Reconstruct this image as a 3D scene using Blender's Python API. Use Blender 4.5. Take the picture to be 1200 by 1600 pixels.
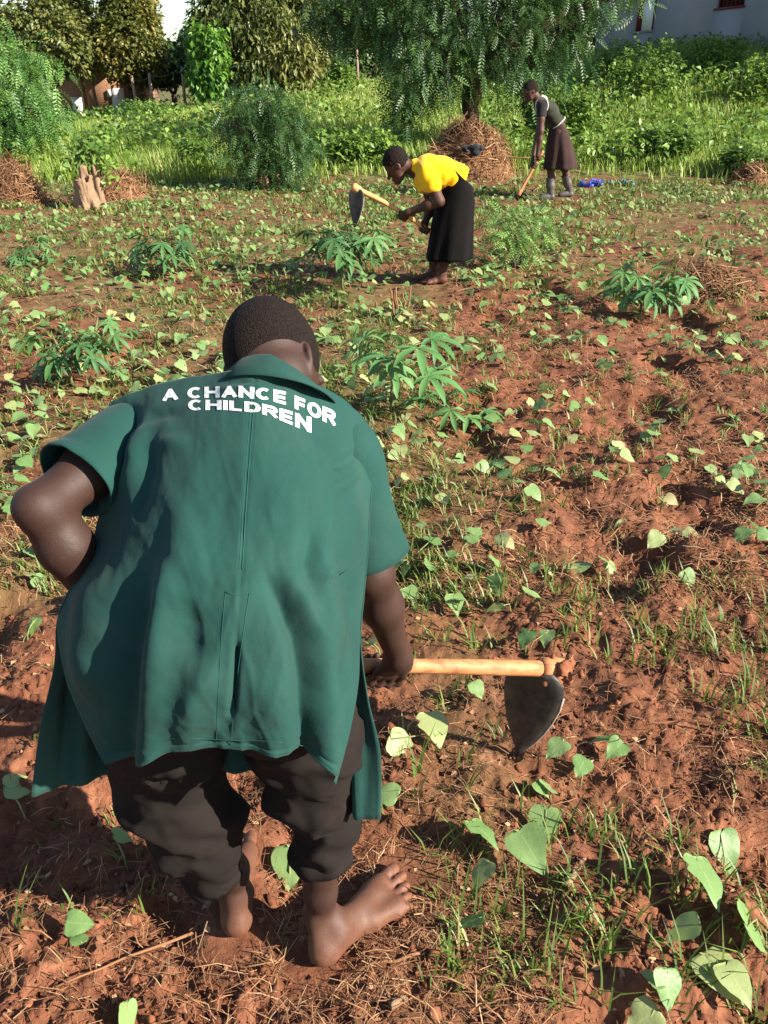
import bpy, math, random
import numpy as np
from mathutils import Vector, Matrix

# ---------------------------------------------------------------- camera, sky, sun, exposure
scene = bpy.context.scene
for o in list(bpy.data.objects):
    bpy.data.objects.remove(o)
CAM_H, PITCH, FPX = 1.6, math.radians(28.0), 1280.0
cam_data = bpy.data.cameras.new("camera")
cam = bpy.data.objects.new("camera", cam_data)
scene.collection.objects.link(cam)
cam.location = (0, 0, CAM_H)
cam.rotation_euler = (math.radians(90) - PITCH, 0, 0)
cam_data.sensor_fit = 'VERTICAL'
cam_data.sensor_height = 24.0
cam_data.lens = 24.0 * FPX / 1600.0
cam_data.clip_start = 0.05
cam_data.clip_end = 2000
scene.camera = cam

SUN_EL = math.radians(30)
SUN_TO = Vector((0.92, -0.39, 0)).normalized()          # horizontal direction towards the sun
world = bpy.data.worlds.new("World")
scene.world = world
world.use_nodes = True
wn = world.node_tree.nodes
sky = wn.new('ShaderNodeTexSky')
sky.sky_type = 'NISHITA'
sky.sun_disc = False
sky.sun_elevation = SUN_EL
sky.sun_rotation = math.atan2(SUN_TO.x, SUN_TO.y)
sky.air_density = 1.0
sky.dust_density = 0.4
wn['Background'].inputs['Strength'].default_value = 0.068
world.node_tree.links.new(sky.outputs[0], wn['Background'].inputs['Color'])
sun_d = bpy.data.lights.new("sun", 'SUN')
sun_d.energy = 5.0
sun_d.angle = math.radians(0.6)
sun_d.color = (1.0, 0.915, 0.78)
sun = bpy.data.objects.new("sun", sun_d)
scene.collection.objects.link(sun)
sv = Vector((SUN_TO.x * math.cos(SUN_EL), SUN_TO.y * math.cos(SUN_EL), math.sin(SUN_EL)))
sun.rotation_euler = sv.to_track_quat('Z', 'Y').to_euler()
sun.location = sv * 30
scene.view_settings.view_transform = 'Standard'
scene.view_settings.look = 'None'
scene.view_settings.gamma = 1.0
scene.view_settings.exposure = 1.58
scene.cycles.max_bounces = 6
scene.cycles.transparent_max_bounces = 4
scene.cycles.use_denoising = True

rng = np.random.default_rng(11)
random.seed(5)
COL = scene.collection

# ---------------------------------------------------------------- pixels to places (photo is 1200 x 1600)
CP, SP = math.cos(PITCH), math.sin(PITCH)
def pix(px, py, d):
    """point seen at a photo pixel, d metres along the optical axis"""
    x = (px - 600) / FPX * d
    v = (py - 800) / FPX * d
    return np.array([x, d * CP - v * SP, CAM_H - d * SP - v * CP])
def pixz(px, py, z):
    r = pix(px, py, 1.0) - np.array([0, 0, CAM_H])
    t = (z - CAM_H) / r[2]
    return np.array([0, 0, CAM_H]) + r * t
def pixY(px, py, Y):
    r = pix(px, py, 1.0) - np.array([0, 0, CAM_H])
    return np.array([0, 0, CAM_H]) + r * (Y / r[1])
def proj(P):
    P = np.asarray(P, float)
    y, z = P[..., 1], P[..., 2] - CAM_H
    d = y * CP - z * SP
    v = -(y * SP + z * CP)
    return 600 + P[..., 0] / d * FPX, 800 + v / d * FPX, d

# ---------------------------------------------------------------- noise
def _hash(ix, iy, seed):
    n = (ix.astype(np.int64) * 374761393 + iy.astype(np.int64) * 668265263 + seed * 974711) & 0x7fffffff
    n = ((n ^ (n >> 13)) * 1274126177) & 0x7fffffff
    n = n ^ (n >> 16)
    return (n & 0xffff) / 65535.0
def vnoise(x, y, seed=0):
    ix, iy = np.floor(x), np.floor(y)
    fx, fy = x - ix, y - iy
    fx = fx * fx * (3 - 2 * fx); fy = fy * fy * (3 - 2 * fy)
    a = _hash(ix, iy, seed); b = _hash(ix + 1, iy, seed)
    c = _hash(ix, iy + 1, seed); d = _hash(ix + 1, iy + 1, seed)
    return (a + (b - a) * fx) * (1 - fy) + (c + (d - c) * fx) * fy
def fbm(x, y, octv=4, seed=0, gain=0.5):
    s, amp, tot = 0, 1.0, 0
    for i in range(octv):
        s = s + amp * vnoise(x * 2 ** i + 17.3 * i, y * 2 ** i - 9.1 * i, seed + i); tot += amp; amp *= gain
    return s / tot
def sst(a, b, x):
    t = np.clip((x - a) / (b - a), 0, 1)
    return t * t * (3 - 2 * t)

# ---------------------------------------------------------------- mesh helpers
def mesh_from(name, V, F, smooth=False, tint=None, mats=()):
    """F: array (n,3) or (n,4), or a list of such arrays"""
    V = np.ascontiguousarray(V, np.float32)
    Fs = F if isinstance(F, list) else [F]
    Fs = [np.asarray(f, np.int32) for f in Fs if len(f)]
    me = bpy.data.meshes.new(name)
    me.vertices.add(len(V)); me.vertices.foreach_set('co', V.ravel())
    nl = sum(f.size for f in Fs); npo = sum(len(f) for f in Fs)
    me.loops.add(nl); me.polygons.add(npo)
    me.loops.foreach_set('vertex_index', np.concatenate([f.ravel() for f in Fs]))
    tot = np.concatenate([np.full(len(f), f.shape[1], np.int32) for f in Fs])
    st = np.concatenate([[0], np.cumsum(tot)[:-1]]).astype(np.int32)
    me.polygons.foreach_set('loop_start', st)
    try:
        me.polygons.foreach_set('loop_total', tot)
    except Exception:
        pass
    if smooth:
        me.polygons.foreach_set('use_smooth', np.ones(npo, bool))
    if tint is not None:
        at = me.attributes.new('tint', 'FLOAT', 'POINT')
        at.data.foreach_set('value', np.asarray(tint, np.float32))
    me.update(calc_edges=True)
    me.validate()
    for m in mats:
        me.materials.append(m)
    return me
def link(name, me, parent=None, loc=None):
    o = bpy.data.objects.new(name, me)
    COL.objects.link(o)
    if parent is not None:
        o.parent = parent
    if loc is not None:
        o.location = loc
    return o
def tag(o, label=None, cat=None, group=None, kind=None):
    if label: o['label'] = label
    if cat: o['category'] = cat
    if group: o['group'] = group
    if kind: o['kind'] = kind
    return o
def root(name, loc, label, cat, group=None):
    o = bpy.data.objects.new(name, None)
    COL.objects.link(o)
    o.location = tuple(float(v) for v in loc)
    o.empty_display_size = 0.1
    return tag(o, label, cat, group)
def part(name, V, F, mat, parent, smooth=True, tint=None):
    """a child mesh given in world coordinates"""
    off = np.array(parent.location) if parent is not None else np.zeros(3)
    if parent is not None and parent.parent is not None:
        off = off + np.array(parent.parent.location)
    return link(name, mesh_from(name, np.asarray(V) - off, F, smooth, tint, [mat]), parent)

class MB:
    """collects pieces of one mesh"""
    def __init__(self): self.V, self.Q, self.T, self.n, self.tn = [], [], [], 0, []
    def add(self, V, Q=None, T=None, tint=0.5):
        V = np.asarray(V, float).reshape(-1, 3)
        self.V.append(V)
        if Q is not None and len(Q): self.Q.append(np.asarray(Q) + self.n)
        if T is not None and len(T): self.T.append(np.asarray(T) + self.n)
        self.tn.append(np.broadcast_to(np.asarray(tint, float), (len(V),)))
        self.n += len(V)
        return self
    def tube(self, P, R, n=8, tint=0.5, cap=True):
        V, Q, T = tube(P, R, n, cap)
        return self.add(V, Q, T, tint)
    def box(self, c, s, rz=0.0, R=None):
        v = np.array([[x, y, z] for x in (-.5, .5) for y in (-.5, .5) for z in (-.5, .5)]) * np.asarray(s)
        if R is None:
            R = rotz(rz)
        q = [[0, 1, 3, 2], [4, 6, 7, 5], [0, 4, 5, 1], [2, 3, 7, 6], [0, 2, 6, 4], [1, 5, 7, 3]]
        return self.add(v @ np.asarray(R).T + np.asarray(c), q)
    def faces(self):
        f = []
        if self.Q: f.append(np.concatenate(self.Q))
        if self.T: f.append(np.concatenate(self.T))
        return f
    def part(self, name, mat, parent, smooth=False):
        return part(name, np.concatenate(self.V), self.faces(), mat, parent, smooth, np.concatenate(self.tn))
    def mesh(self, name, mat, smooth=False):
        return mesh_from(name, np.concatenate(self.V), self.faces(), smooth, np.concatenate(self.tn), [mat])
def rotz(a):
    c, s = math.cos(a), math.sin(a)
    return np.array([[c, -s, 0], [s, c, 0], [0, 0, 1]])
def unit(v):
    v = np.asarray(v, float)
    return v / np.linalg.norm(v)
def tube(P, R, n=8, cap=True):
    P = np.asarray(P, float); m = len(P)
    R = np.broadcast_to(np.asarray(R, float), (m,))
    T = np.gradient(P, axis=0)
    V = []
    up = np.array([0.13, 0.2, 1.0])
    prev = None
    for i in range(m):
        t = unit(T[i])
        a = np.cross(t, up) if prev is None else prev - t * np.dot(prev, t)
        if np.linalg.norm(a) < 1e-4:
            a = np.cross(t, [1, 0, 0])
        a = unit(a); b = np.cross(t, a); prev = a
        th = np.arange(n) / n * 2 * np.pi
        V.append(P[i] + R[i] * (np.cos(th)[:, None] * a + np.sin(th)[:, None] * b))
    V = np.concatenate(V)
    Q = []
    for i in range(m - 1):
        for j in range(n):
            k = (j + 1) % n
            Q.append([i * n + j, i * n + k, (i + 1) * n + k, (i + 1) * n + j])
    Tr = []
    if cap:
        V = np.concatenate([V, P[:1], P[-1:]])
        c0, c1 = m * n, m * n + 1
        for j in range(n):
            k = (j + 1) % n
            Tr.append([c0, k, j]); Tr.append([c1, (m - 1) * n + j, (m - 1) * n + k])
    return V, np.array(Q), np.array(Tr, int).reshape(-1, 3)
def instance(TV, TF, Rm, S, L, tint=None):
    """copies of a template (TV, TF) with rotation matrices Rm (N,3,3), scale S (N,) or (N,3), places L (N,3)"""
    N = len(L); S = np.asarray(S, float)
    if S.ndim == 1: S = S[:, None]
    V = np.einsum('nij,nvj->nvi', Rm, TV[None] * S[:, None, :]) + np.asarray(L)[:, None, :]
    F = [(np.asarray(f)[None] + (np.arange(N) * len(TV))[:, None, None]).reshape(-1, np.asarray(f).shape[1])
         for f in (TF if isinstance(TF, list) else [TF])]
    t = None if tint is None else np.repeat(np.asarray(tint), len(TV))
    return V.reshape(-1, 3), F, t
def eul(yaw, pitch, roll):
    """rotation matrices: roll about y (leaf axis), pitch about x (tip up), yaw about z; leaf axis +y"""
    yaw, pitch, roll = [np.asarray(a, float) for a in (yaw, pitch, roll)]
    def mats(c, s, ax):
        M = np.zeros((len(c), 3, 3)); i, j = [(1, 2), (2, 0), (0, 1)][ax]
        M[:, ax, ax] = 1; M[:, i, i] = c; M[:, j, j] = c; M[:, i, j] = -s; M[:, j, i] = s
        return M
    return mats(np.cos(yaw), np.sin(yaw), 2) @ mats(np.cos(pitch), np.sin(pitch), 0) @ mats(np.cos(roll), np.sin(roll), 1)

# ---------------------------------------------------------------- smooth bodies: signed distances and surface nets
class SDF:
    def __init__(s, lo, hi, h):
        s.lo, s.h = np.asarray(lo, float), h
        n = np.ceil((np.asarray(hi, float) - s.lo) / h).astype(int) + 1
        s.n = n
        s.D = np.full(n, 0.5, np.float32)
        s.ax = [(s.lo[i] + h * np.arange(n[i])).astype(np.float32) for i in range(3)]
    def _sl(s, lo, hi):
        a = np.clip(np.floor((lo - s.lo) / s.h).astype(int), 0, s.n - 1)
        b = np.clip(np.ceil((hi - s.lo) / s.h).astype(int) + 1, 1, s.n)
        sl = tuple(slice(a[i], b[i]) for i in range(3))
        g = [s.ax[0][sl[0]][:, None, None], s.ax[1][sl[1]][None, :, None], s.ax[2][sl[2]][None, None, :]]
        return sl, g
    def _un(s, sl, d, k):
        D = s.D[sl]
        if k <= 0:
            s.D[sl] = np.minimum(D, d); return
        h = np.clip(.5 + .5 * (D - d) / k, 0, 1)
        s.D[sl] = D + (d - D) * h - k * h * (1 - h)
    def cap(s, a, b, ra, rb=None, k=0.02):
        a, b = np.asarray(a, float), np.asarray(b, float); rb = ra if rb is None else rb
        m = max(ra, rb) + k + 2 * s.h
        sl, (X, Y, Z) = s._sl(np.minimum(a, b) - m, np.maximum(a, b) + m)
        ab = b - a; L = float(ab @ ab) + 1e-12
        t = np.clip(((X - a[0]) * ab[0] + (Y - a[1]) * ab[1] + (Z - a[2]) * ab[2]) / L, 0, 1)
        d = np.sqrt((X - a[0] - t * ab[0]) ** 2 + (Y - a[1] - t * ab[1]) ** 2 + (Z - a[2] - t * ab[2]) ** 2) - (ra + (rb - ra) * t)
        s._un(sl, d, k); return s
    def chain(s, P, R, k=0.02):
        for i in range(len(P) - 1):
            s.cap(P[i], P[i + 1], R[i], R[i + 1], k)
        return s
    def _ell(s, c, r, R, m):
        c, r = np.asarray(c, float), np.asarray(r, float)
        R = np.eye(3) if R is None else np.asarray(R)              # columns are the axes
        ext = np.sqrt(((R * r) ** 2).sum(1)) + m
        sl, (X, Y, Z) = s._sl(c - ext, c + ext)
        x, y, z = X - c[0], Y - c[1], Z - c[2]
        u = [(x * R[0, i] + y * R[1, i] + z * R[2, i]) for i in range(3)]
        k0 = np.sqrt(sum((u[i] / r[i]) ** 2 for i in range(3)))
        k1 = np.sqrt(sum((u[i] / r[i] ** 2) ** 2 for i in range(3))) + 1e-9
        return sl, k0 * (k0 - 1) / k1
    def ell(s, c, r, R=None, k=0.02):
        sl, d = s._ell(c, r, R, k + 2 * s.h)
        s._un(sl, d, k); return s
    def cut(s, c, r, R=None, k=0.01):
        sl, d = s._ell(c, r, R, k + 2 * s.h)
        D = s.D[sl]
        h = np.clip(.5 - .5 * (D + d) / k, 0, 1)
        s.D[sl] = D + (-d - D) * h + k * h * (1 - h); return s
    def keep(s, p, n):
        """keep only the half space n.(x-p) > 0"""
        n = unit(n); p = np.asarray(p, float)
        d = -((s.ax[0][:, None, None] - p[0]) * n[0] + (s.ax[1][None, :, None] - p[1]) * n[1] + (s.ax[2][None, None, :] - p[2]) * n[2])
        s.D = np.maximum(s.D, d.astype(np.float32)); return s
    def mesh(s):
        D = s.D; S = D < 0
        C = np.zeros(np.array(D.shape) - 1, np.uint8)
        cr = [(i, j, k) for i in (0, 1) for j in (0, 1) for k in (0, 1)]
        nx, ny, nz = D.shape
        for i, j, k in cr:
            C += S[i:nx - 1 + i, j:ny - 1 + j, k:nz - 1 + k]
        act = (C > 0) & (C < 8)
        I, J, K = np.nonzero(act)
        idx = np.full(C.shape, -1, np.int64); idx[I, J, K] = np.arange(len(I))
        acc = np.zeros((len(I), 3)); cnt = np.zeros(len(I))
        for a in cr:
            for ax in range(3):
                if a[ax]: continue
                b = list(a); b[ax] = 1
                da = D[I + a[0], J + a[1], K + a[2]]; db = D[I + b[0], J + b[1], K + b[2]]
                cx = (da < 0) != (db < 0)
                t = np.where(cx, da / np.where(cx, da - db, 1), 0)
                p = np.array(a, float)[None] + np.zeros((len(I), 3)); p[:, ax] += t
                acc += p * cx[:, None]; cnt += cx
        V = s.lo + s.h * (np.stack([I, J, K], 1) + acc / cnt[:, None])
        Fs = []
        for ax in range(3):
            sl0 = [slice(None)] * 3; sl1 = [slice(None)] * 3
            sl0[ax] = slice(0, -1); sl1[ax] = slice(1, None)
            ch = S[tuple(sl0)] != S[tuple(sl1)]
            o1, o2 = (ax + 1) % 3, (ax + 2) % 3
            E = np.stack(np.nonzero(ch), 1)
            ok = (E[:, o1] > 0) & (E[:, o2] > 0) & (E[:, o1] < C.shape[o1]) & (E[:, o2] < C.shape[o2])
            E = E[ok]
            def cell(d1, d2):
                e = E.copy(); e[:, o1] -= d1; e[:, o2] -= d2
                return idx[e[:, 0], e[:, 1], e[:, 2]]
            q = np.stack([cell(1, 1), cell(0, 1), cell(0, 0), cell(1, 0)], 1)
            fl = ~S[E[:, 0], E[:, 1], E[:, 2]]
            q[fl] = q[fl][:, ::-1]
            Fs.append(q)
        return V, np.concatenate(Fs)
def vnormals(V, F):
    F = np.asarray(F)
    n = np.cross(V[F[:, 2]] - V[F[:, 0]], V[F[:, 3 % F.shape[1]]] - V[F[:, 1]])
    N = np.zeros_like(V)
    for c in range(F.shape[1]):
        np.add.at(N, F[:, c], n)
    return N / (np.linalg.norm(N, axis=1, keepdims=True) + 1e-12)

# ---------------------------------------------------------------- materials
class NT:
    def __init__(s, name):
        s.m = bpy.data.materials.new(name); s.m.use_nodes = True
        s.t = s.m.node_tree; s.N = s.t.nodes
        s.b = s.N['Principled BSDF']; s.out = s.N['Material Output']
    def n(s, typ, ins=None, **kw):
        nd = s.N.new(typ)
        for k, v in kw.items(): setattr(nd, k, v)
        for k, v in (ins or {}).items():
            if hasattr(v, 'is_output') or isinstance(v, bpy.types.NodeSocket): s.t.links.new(v, nd.inputs[k])
            else: nd.inputs[k].default_value = v
        return nd
    def link(s, a, b): s.t.links.new(a, b)
    def noise(s, scale, vec=None, detail=4, rough=.55, dist=0.0, out=0):
        nd = s.n('ShaderNodeTexNoise', {'Scale': scale, 'Detail': detail, 'Roughness': rough, 'Distortion': dist})
        if vec is not None: s.link(vec, nd.inputs['Vector'])
        return nd.outputs[out]
    def ramp(s, fac, stops):
        nd = s.n('ShaderNodeValToRGB', {'Fac': fac})
        r = nd.color_ramp
        while len(r.elements) < len(stops): r.elements.new(0.5)
        for e, (p, c) in zip(r.elements, stops):
            e.position = p; e.color = (*c, 1) if len(c) == 3 else c
        return nd.outputs[0]
    def mix(s, fac, a, b, typ='MIX'):
        nd = s.n('ShaderNodeMix', data_type='RGBA', blend_type=typ)
        for k, v in ((0, fac), (6, a), (7, b)):
            if isinstance(v, bpy.types.NodeSocket): s.link(v, nd.inputs[k])
            elif k == 0: nd.inputs[0].default_value = v
            else: nd.inputs[k].default_value = (*v, 1)
        return nd.outputs[2]
    def math(s, op, a, b=0.0, clamp=False):
        nd = s.n('ShaderNodeMath', operation=op, use_clamp=clamp)
        for i, v in enumerate((a, b)):
            if isinstance(v, bpy.types.NodeSocket): s.link(v, nd.inputs[i])
            else: nd.inputs[i].default_value = v
        return nd.outputs[0]
    def bump(s, h, strength=.3, dist=.01, prev=None):
        nd = s.n('ShaderNodeBump', {'Height': h, 'Strength': strength, 'Distance': dist})
        if prev is not None: s.link(prev, nd.inputs['Normal'])
        return nd.outputs[0]
    def set(s, color=None, rough=None, normal=None, spec=None, sheen=None, metal=None):
        def put(k, v):
            if v is None: return
            if isinstance(v, bpy.types.NodeSocket): s.link(v, s.b.inputs[k])
            elif k == 'Base Color': s.b.inputs[k].default_value = (*v, 1)
            else: s.b.inputs[k].default_value = v
        put('Base Color', color); put('Roughness', rough); put('Specular IOR Level', spec); put('Sheen Weight', sheen); put('Metallic', metal)
        if normal is not None: s.link(normal, s.b.inputs['Normal'])
        return s.m
    def obj(s): return s.n('ShaderNodeTexCoord').outputs['Object']
    def pos(s): return s.n('ShaderNodeNewGeometry').outputs['Position']
    def attr(s, name='tint'): return s.n('ShaderNodeAttribute', attribute_name=name).outputs['Fac']

def leaf_mat(name, stops, trans=0.35, rough=.45, veins=False, spec=.4, plain=False):
    """stops: colour ramp over the tint attribute (joined foliage) or the object's random number"""
    t = NT(name)
    if veins or plain:
        f = t.n('ShaderNodeObjectInfo').outputs['Random']
    else:
        f = t.attr()
    c = t.ramp(f, stops)
    nrm = None
    if veins:
        o = t.n('ShaderNodeSeparateXYZ', {0: t.obj()})
        ax = t.math('ABSOLUTE', o.outputs[0])
        mid = t.math('LESS_THAN', ax, 0.022)
        sv_ = t.math('FRACT', t.math('SUBTRACT', t.math('MULTIPLY', o.outputs[1], 5.0), t.math('MULTIPLY', ax, 3.5)))
        side = t.math('LESS_THAN', sv_, 0.10)
        vv = t.math('MAXIMUM', mid, t.math('MULTIPLY', side, 0.5))
        nz = t.noise(6, t.obj(), 3)
        c = t.mix(t.math('MULTIPLY', t.math('SUBTRACT', nz, 0.5, True), 0.8), c, (0.30, 0.30, 0.08))
        c = t.mix(t.math('MULTIPLY', vv, 0.22), c, (0.36, 0.44, 0.20))
        nrm = t.bump(nz, 0.12, 0.01)
    t.set(c, rough, nrm, spec)
    tr = t.n('ShaderNodeBsdfTranslucent')
    t.link(t.mix(0.15, c, (0.33, 0.42, 0.06)), tr.inputs[0])
    ms = t.n('ShaderNodeMixShader', {0: trans})
    t.link(t.b.outputs[0], ms.inputs[1]); t.link(tr.outputs[0], ms.inputs[2])
    t.link(ms.outputs[0], t.out.inputs[0])
    return t.m

# ---------------------------------------------------------------- the materials
def mat_soil():
    t = NT('red_soil'); p = t.pos()
    n1 = t.noise(1.3, p, 5, .6); n2 = t.noise(14, p, 6, .65); n3 = t.noise(90, p, 4, .7)
    c = t.ramp(n2, [(.25, (.060, .025, .014)), (.5, (.148, .057, .030)), (.75, (.265, .112, .061))])
    c = t.mix(t.math('MULTIPLY', t.math('SUBTRACT', n1, .45, True), 1.6, True), c, (.19, .068, .034))
    c = t.mix(t.math('MULTIPLY', t.math('SUBTRACT', n3, .60, True), 2.5, True), c, (.36, .20, .11))
    g = t.attr('tint')                                     # where the ground is under old grass and litter
    gc = t.ramp(t.noise(9, p, 5, .7), [(.3, (.06, .045, .02)), (.5, (.10, .10, .035)), (.7, (.22, .17, .085))])
    c = t.mix(g, c, gc)
    nr = t.bump(n3, .5, .006, t.bump(n2, .6, .02))
    return t.set(c, .95, nr, .15)
def mat_cloth(name, col, col2, dusty=None, scale=900, rough=.85, sheen=.15, fold=.0):
    t = NT(name); o = t.obj()
    n1 = t.noise(5, o, 5, .6); n2 = t.noise(40, o, 4, .7)
    c = t.mix(t.math('MULTIPLY', t.math('SUBTRACT', n1, .35, True), 2.2, True), col, col2)
    c = t.mix(t.math('MULTIPLY', t.math('SUBTRACT', n2, .5, True), .9, True), c, [v * .72 for v in col])
    if dusty:
        n4 = t.noise(2.6, o, 6, .7, .5)
        c = t.mix(t.math('MULTIPLY', t.math('SUBTRACT', n4, .50, True), 2.0, True), c, dusty)
    w = t.n('ShaderNodeTexWave', {'Vector': o, 'Scale': scale / 6, 'Distortion': 1.5, 'Detail': 2})
    nb = t.bump(t.noise(scale, o, 2, .5), .12, .0006, t.bump(t.noise(22, o, 4, .55), .25 + fold, .008))
    return t.set(c, rough, nb, .16, sheen)
def mat_skin(name, deep, pale_tone, dust=None):
    t = NT(name); o = t.obj()
    n = t.noise(14, o, 4, .6)
    c = t.mix(n, deep, pale_tone)  # two skin tones, deeper and paler, mottled at random
    if dust:
        d = t.attr('tint')
        nn = t.math('MULTIPLY', d, t.math('ADD', t.math('MULTIPLY', t.noise(45, o, 5, .7), 1.1), .25), True)
        c = t.mix(nn, c, dust)
    nb = t.bump(t.noise(420, o, 3, .6), .35, .0012, t.bump(t.noise(60, o, 5, .65), .22, .004))
    t.set(c, t.math('ADD', .46, t.math('MULTIPLY', t.noise(30, o, 4, .7), .3)), nb, .35)
    t.b.inputs['Subsurface Weight'].default_value = 0.04
    t.b.inputs['Subsurface Radius'].default_value = (.01, .004, .002)
    return t.m
def mat_hair(name):
    t = NT(name); o = t.obj()
    n = t.noise(420, o, 2, .6); n2 = t.noise(160, o, 3, .7)
    c = t.ramp(n, [(.40, (.004, .0032, .003)), (.66, (.022, .013, .010))])
    nb = t.bump(n, 1.0, .004, t.bump(n2, .7, .004))
    return t.set(c, .85, nb, .15)
def mat_wood(name, a, b, axis_scale=(3, 60, 60)):
    t = NT(name); o = t.obj()
    mp = t.n('ShaderNodeMapping', {0: o}); mp.inputs['Scale'].default_value = axis_scale
    n = t.noise(1.0, mp.outputs[0], 6, .65, .6); n2 = t.noise(24, o, 4, .7)
    c = t.ramp(n, [(.30, a), (.52, [(p + q) / 2 for p, q in zip(a, b)]), (.66, b), (.8, [v * .45 for v in b])])
    c = t.mix(t.math('MULTIPLY', t.math('SUBTRACT', n2, .52, True), 2.6, True), c, (.12, .05, .028))
    return t.set(c, .6, t.bump(n, .25, .002), .3)
def mat_steel(name):
    t = NT(name); o = t.obj()
    n = t.noise(18, o, 6, .7); n2 = t.noise(60, o, 4, .6)
    c = t.ramp(n, [(.35, (.030, .028, .030)), (.6, (.075, .065, .06)), (.8, (.20, .09, .05))])
    r = t.math('ADD', t.math('MULTIPLY', n2, .35), .35)
    return t.set(c, r, t.bump(n2, .2, .002), .5, None, .55)
def mat_bark(name, a, b, sc=9):
    t = NT(name); o = t.pos()
    mp = t.n('ShaderNodeMapping', {0: o}); mp.inputs['Scale'].default_value = (sc * 2, sc * 2, sc * .5)
    n = t.noise(1.0, mp.outputs[0], 6, .7, .8)
    return t.set(t.mix(n, a, b), .9, t.bump(n, .9, .03), .15)
def mat_plain(name, a, b, sc=8, rough=.85, bump=.15, spec=.25, bd=.01):
    t = NT(name); p = t.pos()
    n = t.noise(sc, p, 6, .65)
    return t.set(t.mix(n, a, b), rough, t.bump(n, bump, bd), spec)
def mat_tint(name, stops, rough=.9, spec=.15):
    t = NT(name)
    return t.set(t.ramp(t.attr(), stops), rough, None, spec)
def mat_brick(name):
    t = NT(name); p = t.pos()
    b = t.n('ShaderNodeTexBrick', {'Scale': 4.0, 'Color1': (.36, .15, .075, 1), 'Color2': (.27, .105, .055, 1), 'Mortar': (.33, .24, .17, 1), 'Mortar Size': .03})
    mp = t.n('ShaderNodeMapping', {0: p}); mp.inputs['Rotation'].default_value = (math.radians(90), 0, 0)
    t.link(mp.outputs[0], b.inputs['Vector'])
    c = t.mix(t.math('MULTIPLY', t.noise(1.5, p, 5), .5), b.outputs[0], (.30, .17, .10))
    return t.set(c, .9, t.bump(b.outputs[1], .4, .01), .2)

M = {}
M['soil'] = mat_soil()
M['green_cloth'] = mat_cloth('green_cotton', (.0072, .040, .034), (.0135, .060, .051), (.034, .058, .046), sheen=.04, fold=.02)
M['green_inside'] = mat_cloth('green_cotton_inside', (.012, .10, .07), (.018, .12, .09))
M['trouser'] = mat_cloth('charcoal_trouser_cloth', (.0095, .0075, .0068), (.015, .0118, .0103), (.034, .024, .018), 700, .95, .0)
M['print'] = mat_plain('white_print', (.70, .71, .70), (.55, .57, .56), 90, .7, .1)
M['thread'] = mat_plain('green_seam_thread', (.008, .055, .045), (.012, .07, .06), 60, .8, .1)
M['skin'] = mat_skin('dark_brown_skin', (.025, .0112, .0078), (.044, .020, .0138), (.20, .082, .045))
M['skin_w'] = mat_skin('brown_skin', (.050, .019, .012), (.075, .030, .019), (.16, .055, .03))
M['hair'] = mat_hair('short_black_hair')
M['yellow'] = mat_cloth('yellow_jersey', (.78, .42, .002), (.84, .48, .005), None, 500)
M['black_cloth'] = mat_cloth('black_skirt_cloth', (.0030, .0023, .0026), (.0055, .0045, .0045), (.008, .006, .0055), 500, .95, .0)
M['brown_cloth'] = mat_cloth('dark_brown_skirt_cloth', (.030, .0165, .015), (.044, .024, .021), None, 500, .9, .03)
M['olive_knit'] = mat_cloth('dark_olive_knit', (.018, .020, .012), (.026, .027, .017), None, 400)
M['dark_shirt'] = mat_cloth('black_shirt_cloth', (.012, .010, .013), (.020, .016, .020), None, 500)
M['cream_trim'] = mat_plain('cream_knit_trim', (.55, .53, .46), (.45, .43, .37), 50)
M['boot'] = mat_plain('dusty_grey_rubber', (.055, .052, .055), (.10, .085, .078), 20, .38, .1, .5)
M['handle'] = mat_wood('pale_hoe_wood', (.52, .225, .09), (.27, .10, .042))
M['handle_y'] = mat_wood('yellow_hoe_wood', (.62, .33, .12), (.48, .22, .08))
M['steel'] = mat_steel('worn_dark_steel')
M['edge'] = mat_plain('bright_worn_edge', (.45, .40, .36), (.30, .24, .2), 40, .4, .1, .5)
M['bracelet'] = mat_plain('red_bead', (.25, .03, .02), (.12, .015, .012), 80, .4)
M['heart'] = leaf_mat('vine_leaf', [(0, (.12, .23, .072)), (.4, (.17, .285, .095)), (.7, (.21, .315, .12)), (1, (.29, .32, .13))], .30, .5, True)
M['heart_dry'] = leaf_mat('old_vine_leaf', [(0, (.34, .36, .16)), (.5, (.28, .34, .13)), (1, (.40, .33, .16))], .25, .6, True)
M['heart_far'] = leaf_mat('far_vine_leaf', [(0, (.10, .20, .055)), (.5, (.165, .27, .085)), (1, (.26, .32, .12))], .30, .5)
M['stem'] = mat_plain('green_stem', (.16, .22, .07), (.22, .20, .09), 30, .6)
M['cassava'] = leaf_mat('cassava_leaf', [(0, (.028, .085, .030)), (.5, (.045, .125, .038)), (1, (.085, .185, .055))], .25, .55, False, .28, True)
M['cassava_light'] = leaf_mat('young_cassava_leaf', [(0, (.06, .16, .05)), (.5, (.09, .21, .065)), (1, (.13, .27, .08))], .28, .55, False, .28, True)
M['cassava_stem'] = mat_plain('cassava_stem', (.17, .13, .06), (.11, .14, .05), 40, .7)
M['red_stalk'] = mat_plain('red_leaf_stalk', (.20, .05, .03), (.16, .10, .04), 40, .6)
M['grass'] = leaf_mat('field_grass', [(0, (.06, .12, .02)), (.5, (.12, .19, .035)), (.8, (.20, .25, .06)), (1, (.36, .30, .13))], .35, .5)
M['meadow'] = leaf_mat('meadow_grass', [(0, (0.120, 0.204, 0.029)), (.5, (0.204, 0.300, 0.048)), (.85, (0.300, 0.384, 0.084)), (1, (0.456, 0.432, 0.168))], .40, .5)
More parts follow.
